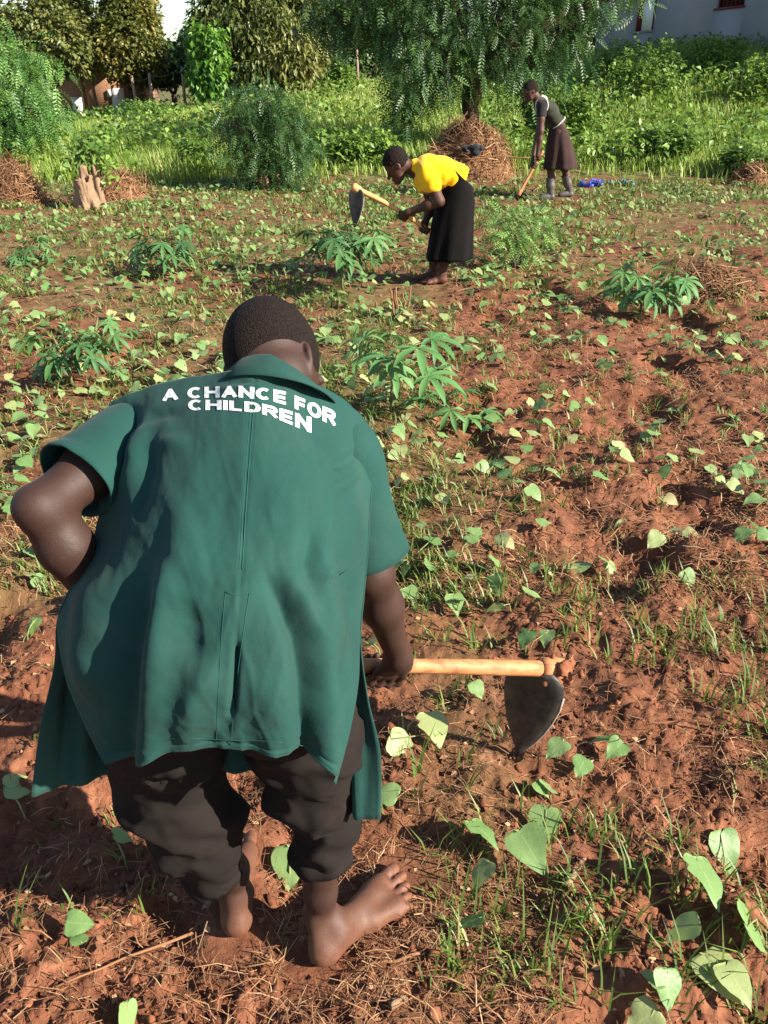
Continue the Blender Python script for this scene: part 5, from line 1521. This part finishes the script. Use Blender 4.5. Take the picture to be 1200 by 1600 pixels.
def seedling(base, leaves, label, group=None, name='vine_seedling', rr=rng):
    """leaves: (offset xyz of the leaf base from the plant base, yaw, pitch, roll, size, old)"""
    o = root(name, base, label, 'seedling', group)
    m = MB(); b = np.asarray(base, float)
    for off, yaw, pitch, roll, size, old in leaves:
        off = np.asarray(off, float)
        m.tube([b - [0, 0, .02], b + off * [.35, .35, .7], b + off], [.0028, .0022, .0018], 5)
    m.part('stem', M['stem'], o, True)
    for off, yaw, pitch, roll, size, old in leaves:
        l = link('leaf', (OLD if old else HEARTS)[rr.integers(0, 3 if old else 7)], o)
        Rm = Matrix([list(map(float, r)) for r in eul([yaw], [pitch], [roll])[0]])
        l.matrix_local = Matrix.Translation(tuple(map(float, off))) @ Rm.to_4x4() @ Matrix.Diagonal((size, size, size, 1))
    return o
HAND = [  # pixel of the main leaf, size (m), number of leaves, which one
    (680, 1140, .105, 2, 'large pale heart-leaved seedling between the trouser leg and the hoe blade'), (748, 1075, .06, 1, 'small seedling directly under the hoe handle'),
    (820, 1000, .075, 2, 'seedling pair just above the hoe head'), (712, 940, .075, 2, 'seedling above the hoe handle near the sleeve'), (945, 1152, .085, 2, 'seedling right of the hoe blade'),
    (868, 1172, .07, 1, 'seedling touching the lower edge of the hoe blade'), (908, 1200, .07, 1, 'small seedling below right of the hoe blade tip'), (862, 1225, .065, 2, 'seedling with two stacked round leaves below the hoe blade'),
    (850, 1290, .085, 1, 'narrow-leaved seedling below the stacked round leaves'), (756, 1302, .095, 1, 'broad-leaved seedling right of the trouser cuff height'), (828, 1328, .105, 1, 'largest pale leaf in the patch right of the right foot'),
    (750, 1362, .085, 1, 'folded-leaf seedling beside a thin grass stalk'), (730, 1435, .09, 1, 'heart-leaved seedling right of the bare toes'), (1140, 1328, .10, 1, 'seedling at lower right near the right edge, uppermost of its cluster'),
    (1105, 1378, .115, 1, 'dark broad seedling leaf in the lower right cluster'), (1062, 1450, .09, 1, 'pointed-leaf seedling left of the lower right cluster'), (1182, 1432, .12, 1, 'big seedling cut by the right edge of the picture'),
    (1130, 1525, .11, 2, 'long-leaved seedling in the bottom right corner'), (1045, 1548, .07, 2, 'small upright seedling near the bottom right corner'), (452, 1352, .10, 1, 'pale seedling leaf between the two feet'),
    (125, 1450, .06, 2, 'tiny two-leaf seedling on bare soil at lower left'), (602, 1242, .07, 1, 'seedling leaf just right of the shirt tail'), (66, 905, .07, 2, 'seedling left of the shirt, upper of two by the left edge'),
    (42, 985, .085, 2, 'seedling left of the shirt, lower of two by the left edge'), (195, 1308, .06, 1, 'seedling leaf in the shadow behind the left leg'), (35, 1232, .10, 1, 'shaded seedling leaf beside the hanging left shirt tail'),
    (785, 846, .07, 2, 'yellowing seedling in the dug soil above the hoe'), (850, 815, .06, 1, 'small seedling in dug soil right of the sleeve'), (658, 826, .055, 1, 'thin seedling right next to the right sleeve'),
    (695, 782, .07, 3, 'three-leaved seedling right of the shoulder'), (758, 730, .08, 2, 'seedling below the low cassava branch'), (628, 706, .08, 3, 'bushy seedling just right of the right shoulder'),
    (970, 826, .08, 2, 'pale seedling in the middle of the dug soil at right'), (955, 885, .06, 2, 'dry yellow seedling leaning on the dug soil'), (1080, 900, .07, 2, 'seedling in the grassy dug soil at right'),
    (1022, 680, .09, 2, 'upright seedling casting a shadow in the dug soil'), (905, 630, .085, 3, 'leafy seedling in the dug soil below the right cassava plant'), (1035, 740, .075, 2, 'seedling right of the middle of the dug patch'),
    (1152, 652, .09, 2, 'seedling near the right edge in the dug patch'), (1168, 737, .08, 3, 'leafy seedling near the right edge below another'), (1002, 1594, .08, 1, 'seedling leaf cut by the bottom edge'), (200, 1592, .07, 1, 'seedling at the bottom edge left of the feet')]
rr = R_(31)
taken = []
for px, py, sz, nl, lab in HAND:
    sz *= .9
    b = on_ground(px, py + 22); c = pixz(px, py, b[2] + .05)
    lv = []
    for i in range(nl):
        off = (c - b) * [1, 1, 0] + [0, 0, .05 + .02 * rr.random()] + (np.array([rr.uniform(-1, 1), rr.uniform(-.6, .6), 0]) * sz * 1.0 if i else 0)
        yaw = math.pi + rr.normal(0, 1.35); lv.append((off, yaw, rr.uniform(-.75, .05), rr.normal(.1, .4), sz * (1 if i == 0 else .8) * rr.uniform(.9, 1.1), 'yellow' in lab))
    lv = [((l[0] - np.array([-math.sin(l[1]), math.cos(l[1]), 0]) * l[4] * .4), *l[1:]) for l in lv]
    seedling(b, lv, lab, None, rr=rr); taken.append((b[0], b[1]))
# the rest, scattered as the field shows them
YW, RW = on_ground(686, 444), on_ground(872, 308)
def man_zone(x, y): return ((x > -.52) & (x < .12) & (y > .8) & (y < 1.42)) | ((np.abs(x - YW[0]) < .22) & (y > YW[1] - .75) & (y < YW[1] + .3)) | ((np.abs(x - RW[0]) < .35) & (y > RW[1] - .9) & (y < RW[1] + .3))
X, Y = in_view(16000, 1.9, 15.0, rr, .04, .62)
tl = tilled(X, Y)
dens = np.where(Y < 2.6, .25, .48 + .52 * (1 - tl)) * np.clip(3.2 * (fbm(X * .9, Y * .9, 3, 71) - .30), .12, 1.4) * sst(15.4, 14.2, Y - (edge_y(X) - 15.2))
k = (rr.random(len(X)) < dens * .42) & ~man_zone(X, Y); X, Y = X[k], Y[k]
keep = []
grid_ = {}
for i in range(len(X)):
    md = .13 + .006 * Y[i]; key = (int(X[i] / .3), int(Y[i] / .3)); ok = True
    for dx in (-1, 0, 1):
        for dy in (-1, 0, 1):
            for j in grid_.get((key[0] + dx, key[1] + dy), ()):
                if (X[i] - X[j]) ** 2 + (Y[i] - Y[j]) ** 2 < md * md: ok = False
    if ok and all((X[i] - a) ** 2 + (Y[i] - b) ** 2 > .02 for a, b in taken):
        grid_.setdefault(key, []).append(i); keep.append(i)
X, Y = X[keep], Y[keep]; o_ = np.argsort(Y); X, Y = X[o_], Y[o_]
NT_ = 300 - len(HAND)
LAND = [((112, 600), 'dense cassava at left'), ((268, 428), 'lone cassava left of the raised hoe'), ((535, 455), 'dark cassava under the raised hoe'), ((612, 648), "young cassava behind the man's head"),
        ((722, 652), 'low cassava shoot'), ((1000, 492), 'right-hand cassava'), ((815, 420), 'fern-leaved bush'), ((690, 442), "yellow-shirted woman's feet"), ((60, 740), "man's left sleeve"), ((640, 860), "man's right sleeve"),
        ((850, 1045), 'head of the near hoe'), ((626, 492), 'cut dry stalks'), ((1150, 462), 'pale dry grass heap'), ((20, 500), 'left edge of the picture'), ((1180, 800), 'right edge of the picture'), ((900, 760), 'middle of the dug patch'), ((350, 540), "man's head")]
LXY = [on_ground(*p)[:2] for p, _ in LAND]
def zone(x, y, lv):
    d = [math.hypot(x - q[0], y - q[1]) for q in LXY]; i = int(np.argmin(d)); dx, dy = x - LXY[i][0], y - LXY[i][1]
    w = ('left of' if dx < 0 else 'right of') if abs(dx) > abs(dy) else ('beyond' if dy > 0 else 'in front of')
    if 'edge of the picture' in LAND[i][1] or 'middle' in LAND[i][1]: w = 'near'
    far = 'close ' if d[i] < .45 else ''
    s = np.mean([l[4] for l in lv]); sz = 'small' if s < .058 else ('large' if s > .072 else 'medium')
    n = {2: 'two', 3: 'three', 4: 'four', 5: 'five', 6: 'six'}[len(lv)]
    old = ' yellowing' if any(l[5] for l in lv) else ''
    return f'{sz}{old} {n}-leaved vine seedling {far}{w} the {LAND[i][1]}'
GR = {}
for x, y in zip(X[:NT_], Y[:NT_]):
    b = np.array([x, y, gz(x, y)]); lv = []
    w = 1 - tilled(np.array([x]), np.array([y]))[0]
    for i in range(rr.integers(2, 5) + int(w * 2)):
        a = rr.uniform(0, 6.283); ra = rr.uniform(.015, .07 + .05 * w); sz = rr.uniform(.045, .085)
        off = np.array([ra * math.cos(a), ra * math.sin(a), rr.uniform(.03, .085)]); lv.append((off, a - math.pi / 2 + rr.normal(0, .6), rr.uniform(-.6, .1), rr.normal(.1, .3), sz, rr.random() < .10))
    seedling(b, lv, zone(x, y, lv), 'vine seedlings scattered over the field', rr=rr)
Xf, Yf = X[NT_:], Y[NT_:]; nl = 6
n = len(Xf) * nl; Xr, Yr = np.repeat(Xf, nl), np.repeat(Yf, nl)
a = rr.uniform(0, 6.283, n); ra = rr.uniform(.02, .15, n)
hv_ = np.array([[0, 0, 0], [-.25, -.12, .06], [-.46, .14, .08], [-.33, .56, .0], [0, 1, -.2], [.33, .56, .0], [.46, .14, .08], [.25, -.12, .06], [0, .4, -.03]])
hf_ = np.array([[8, i, i + 1] for i in range(7)] + [[8, 7, 0]])
Xl, Yl = Xr + ra * np.cos(a), Yr + ra * np.sin(a)
V, F, t = instance(hv_, hf_, eul(a - 1.57 + rr.normal(0, .6, n), rr.uniform(-.7, .15, n), rr.normal(0, .35, n)), rr.uniform(.035, .085, n), np.stack([Xl, Yl, ground_h(Xl, Yl) + rr.uniform(.03, .10, n)], 1), rr.random(n))
tag(link('vine_plants', mesh_from('vine_plants', V, F, True, t, [M['heart_far']])), 'far rows of low light green vine plants across the field', 'plants', None, 'stuff')

def cassava_leaf(name, seed, mat, lobes=7):
    rr = R_(seed); mb = MB()
    for i in range(lobes):
        f = (i - (lobes - 1) / 2) / ((lobes - 1) / 2); ang = f * 2.15 + rr.normal(0, .06); L = (1 - .45 * abs(f) ** 1.5) * rr.uniform(.92, 1.05); dr = rr.uniform(.15, .45)
        d = np.array([math.sin(ang), math.cos(ang), 0]); s = np.array([d[1], -d[0], 0])
        ts = [0, .2, .42, .64, .84, 1.0]; ws = [.018, .062, .105, .115, .07, .0]
        V = []
        for t, w in zip(ts, ws):
            p = d * t * L + np.array([0, 0, .06 * math.sin(t * 3) - dr * t * t * .8]); V += [p - s * w * L + [0, 0, w * .35], p, p + s * w * L + [0, 0, w * .35]]
        Q = [[r * 3 + c, r * 3 + c + 1, (r + 1) * 3 + c + 1, (r + 1) * 3 + c] for r in range(5) for c in (0, 1)]
        mb.add(V, Q)
    return mb.mesh(name, mat, True)
CL = {k: [cassava_leaf('leaf', 40 + i, M[k]) for i in range(4)] for k in ('cassava', 'cassava_light')}
def cassava(px, py, h, n, size, mat, label, seed, spread=.8, stalk='red_stalk', branches=3):
    b = on_ground(px, py); o = root('cassava_plant', b, label, 'cassava plant'); rr = R_(seed); m = MB(); tips = []
    for i in range(branches):
        a = rr.uniform(0, 6.28) + i * 6.28 / branches; e = b + np.array([math.cos(a) * .13 * spread, math.sin(a) * .13 * spread, h * rr.uniform(.75, 1.0)])
        P = [b - [0, 0, .03], b + [0, 0, h * .30], (b + e) / 2 + [0, 0, h * .18], e]; m.tube(P, [.011, .010, .008, .006], 7); tips.append((b + [0, 0, h * .3], e))
    m.part('stem', M['cassava_stem'], o, True)
    sm = MB()
    for i in range(n):
        s, e = tips[i % branches]; u = .25 + .75 * ((i // branches) + rr.random() * .5) / max(1, n / branches)
        p = s + (e - s) * min(u, 1.0); a = i * 2.4 + rr.normal(0, .3); L = size * rr.uniform(.75, 1.25) * spread
        el = rr.uniform(-.15, .65); tip = p + np.array([math.cos(a) * math.cos(el), math.sin(a) * math.cos(el), math.sin(el)]) * L
        sm.tube([p, (p + tip) / 2 + [0, 0, L * .12], tip], [.0032, .0026, .0024], 5)
        l = link('leaf', CL[mat][rr.integers(0, 4)], o); sz = size * rr.uniform(.75, 1.15)
        Rm = Matrix([list(map(float, r)) for r in eul([a - math.pi / 2 + rr.normal(0, .3)], [rr.uniform(-.75, -.05)], [rr.normal(0, .3)])[0]])
        l.matrix_local = Matrix.Translation(tuple(tip - b)) @ Rm.to_4x4() @ Matrix.Diagonal((sz, sz, sz, 1))
    sm.part('leaf_stalk', M[stalk], o, True)
cassava(612, 648, .40, 11, .185, 'cassava_light', 'young cassava with big spread leaves just behind the man\'s head', 5, 1.1, branches=1)
cassava(722, 652, .10, 6, .17, 'cassava_light', 'low cassava shoot lying right of the man\'s shoulder', 6, .8, branches=1)
cassava(535, 458, .50, 44, .17, 'cassava', 'dark green cassava under the raised hoe blade', 7, 1.35)
cassava(268, 428, .32, 24, .17, 'cassava', 'cassava plant standing alone left of the raised hoe', 8, 1.1)
cassava(112, 600, .28, 22, .135, 'cassava', 'dense cassava plant left of the man\'s sleeve', 9, 1.0)
cassava(1000, 492, .32, 28, .19, 'cassava_light', 'cassava plant in the dug soil left of the pale dry grass', 10, 1.1)
cassava(48, 408, .18, 12, .14, 'cassava_light', 'small cassava plant near the left heap', 11, 1.0)
cassava(150, 545, .16, 10, .12, 'cassava', 'short cassava plant behind the dense one at left', 12, 1.0)

# ---------------------------------------------------------------- loose cover of the field (too many to count)
rr = R_(51)
def tufts(n, y0, y1, nb, hmin, hmax, f, power=1.0):
    X, Y = in_view(n, y0, y1, rr, .05, power)
    k = (rr.random(n) < f(X, Y)) & ~man_zone(X, Y) & (Y < edge_y(X) + .2); X, Y = X[k], Y[k]; n = len(X)
    sz = rr.uniform(hmin, hmax, n); tn = rr.normal(.45, .22, n)
    Xr = np.repeat(X, nb) + rr.normal(0, .012, n * nb) * np.repeat(1 + Y * .2, nb); Yr = np.repeat(Y, nb) + rr.normal(0, .012, n * nb) * np.repeat(1 + Y * .2, nb)
    return Xr, Yr, np.repeat(sz, nb) * rr.uniform(.5, 1.2, n * nb), np.clip(np.repeat(tn, nb) + rr.normal(0, .12, n * nb), 0, 1)
def f_near(X, Y): return np.clip(1.9 * (fbm(X * 1.7, Y * 1.7, 3, 81) - .34), 0, 1) * np.where(X > .05, 1.0, .22)
def f_mid(X, Y): return np.clip((1 - tilled(X, Y)) * 1.1 + .12, 0, 1) * np.clip(2.2 * (fbm(X * 1.1, Y * 1.1, 3, 83) - .30), 0, 1)
sets = [tufts(1900, .95, 2.6, 6, .03, .10, f_near), tufts(6500, 2.3, 7, 7, .03, .08, f_mid), tufts(8500, 6, 15.3, 5, .04, .10, f_mid, .8)]
X, Y, h, t = [np.concatenate([s[i] for s in sets]) for i in range(4)]
blades('field_grass', X, Y, ground_h(X, Y) - .005, h, .0040 + .0013 * Y, rr.uniform(.5, 2.6, len(X)), t, M['grass'], 'short green grass tufts and weeds between the seedlings', rr=rr)
def scatter_straw(n, y0, y1, l0, l1, w, f, power=1.0):
    X, Y = in_view(n, y0, y1, rr, .05, power); k = (rr.random(n) < f(X, Y)) & (Y < edge_y(X) + .4); X, Y = X[k], Y[k]
    fz = np.ones(len(X))
    for fx, fy in FEET: fz = np.minimum(fz, np.hypot(X - fx, Y - fy) > .07)
    X, Y = X[fz > 0], Y[fz > 0]
    N_ = np.tile([0, 0, 1.0], (len(X), 1)) + rr.normal(0, .18, (len(X), 3)); N_ /= np.linalg.norm(N_, axis=1, keepdims=True)
    return straw_on(np.stack([X, Y, ground_h(X, Y) + .004], 1), N_, rr, l0, l1, w, .012)
fs = lambda X, Y: np.clip(.12 + 1.6 * (fbm(X * 1.9, Y * 1.9, 3, 85) - .30), .05, 1)
Vs, Fs, Ts, off = [], [], [], 0
for V, F, t in (scatter_straw(18000, .9, 2.6, .015, .08, .0008, fs), scatter_straw(40000, 2.4, 7, .03, .12, .0016, fs), scatter_straw(20000, 5.5, 15.4, .05, .18, .003, fs, .8)):
    Vs.append(V); Fs.append(F + off); Ts.append(t); off += len(V)
tag(link('dry_straw', mesh_from('dry_straw', np.concatenate(Vs), np.concatenate(Fs), False, np.concatenate(Ts), [M['straw']])), 'dry straw, roots and pulled weeds littering the soil', 'straw', None, 'stuff')
import bmesh
bm = bmesh.new(); bmesh.ops.create_icosphere(bm, subdivisions=1, radius=1); IV = np.array([v.co[:] for v in bm.verts]); IF = np.array([[v.index for v in f.verts] for f in bm.faces]); bm.free()
Xa, Ya = in_view(18000, .85, 7.5, rr, .05)
k = (rr.random(len(Xa)) < np.clip(tilled(Xa, Ya) * (.3 + 1.2 * (fbm(Xa * 2.5, Ya * 2.5, 3, 87) - .3)), .04, 1))
for fx, fy in FEET: k &= np.hypot(Xa - fx, Ya - fy) > .075
X, Y = Xa[k], Ya[k]; n = len(X); S = .0020 + .012 * rr.random(n) ** 7 + .0007 * Y
V, F, t = instance(IV, IF, eul(rr.uniform(0, 6, n), rr.uniform(0, 6, n), rr.uniform(0, 6, n)), S[:, None] * rr.uniform(.6, 1.25, (n, 3)), np.stack([X, Y, ground_h(X, Y) + S * .1], 1), np.clip(rr.normal(.5, .25, n), 0, 1))
V += rr.normal(0, .34, V.shape) * np.repeat(S, len(IV))[:, None]
tag(link('soil_clods', mesh_from('soil_clods', V, F, False, t, [M['clod']])), 'crumbs and clods of red earth turned up by the hoes', 'soil', None, 'stuff')
X, Y = in_view(2600, .9, 9, rr, .05); n = len(X)
V, F, t = instance(LEAF_V, LEAF_F, eul(rr.uniform(0, 6.28, n), rr.normal(0, .35, n), rr.normal(0, .6, n)), rr.uniform(.008, .022, n) * (1 + .15 * Y), np.stack([X, Y, ground_h(X, Y) + .008], 1), np.clip(rr.normal(.5, .3, n), 0, 1))
tag(link('leaf_litter', mesh_from('leaf_litter', V, F, False, t, [M['stalk']])), 'small dead leaf scraps strewn over the soil', 'litter', None, 'stuff')
def stick(p0, p1, r, label, mat='straw', lift=.012):
    a, b = on_ground(*p0), on_ground(*p1); a[2] += lift; b[2] += lift; o = root('stick', a, label, 'stick'); m = MB(); limb(m, [a, (a + b) / 2 + [0, 0, .006], b], [r, r * .55], R_(int(p0[0])), 7, r * .5); m.part('wood', M[mat], o, True)
stick((880, 1402), (912, 1352), .008, 'short split stick on the soil right of the pale leaves', 'bark_pale'); stick((610, 1592), (636, 1572), .008, 'stub of stick at the bottom edge', 'bark_pale')
stick((655, 1505), (545, 1525), .004, 'thin dry stalk under the right heel', 'straw'); stick((300, 1450), (90, 1560), .0035, 'long dry stalk lying on the soil at lower left', 'straw'); stick((640, 620), (545, 602), .006, 'reddish stalk on the soil by the cassava', 'red_stalk')
cs = on_ground(626, 492); o = root('cut_stalks', cs, 'cluster of cut dry stalks standing below the yellow-shirted woman\'s feet', 'stalks')
for i in range(5):
    m = MB(); q = cs + rr.normal(0, .03, 3) * [1, 1, 0]; limb(m, [q - [0, 0, .03], q + np.array([rr.normal(0, .03), rr.normal(0, .03), rr.uniform(.14, .30)])], [.009, .006], rr, 6, .004); m.part('stalk', M['straw'], o, True)
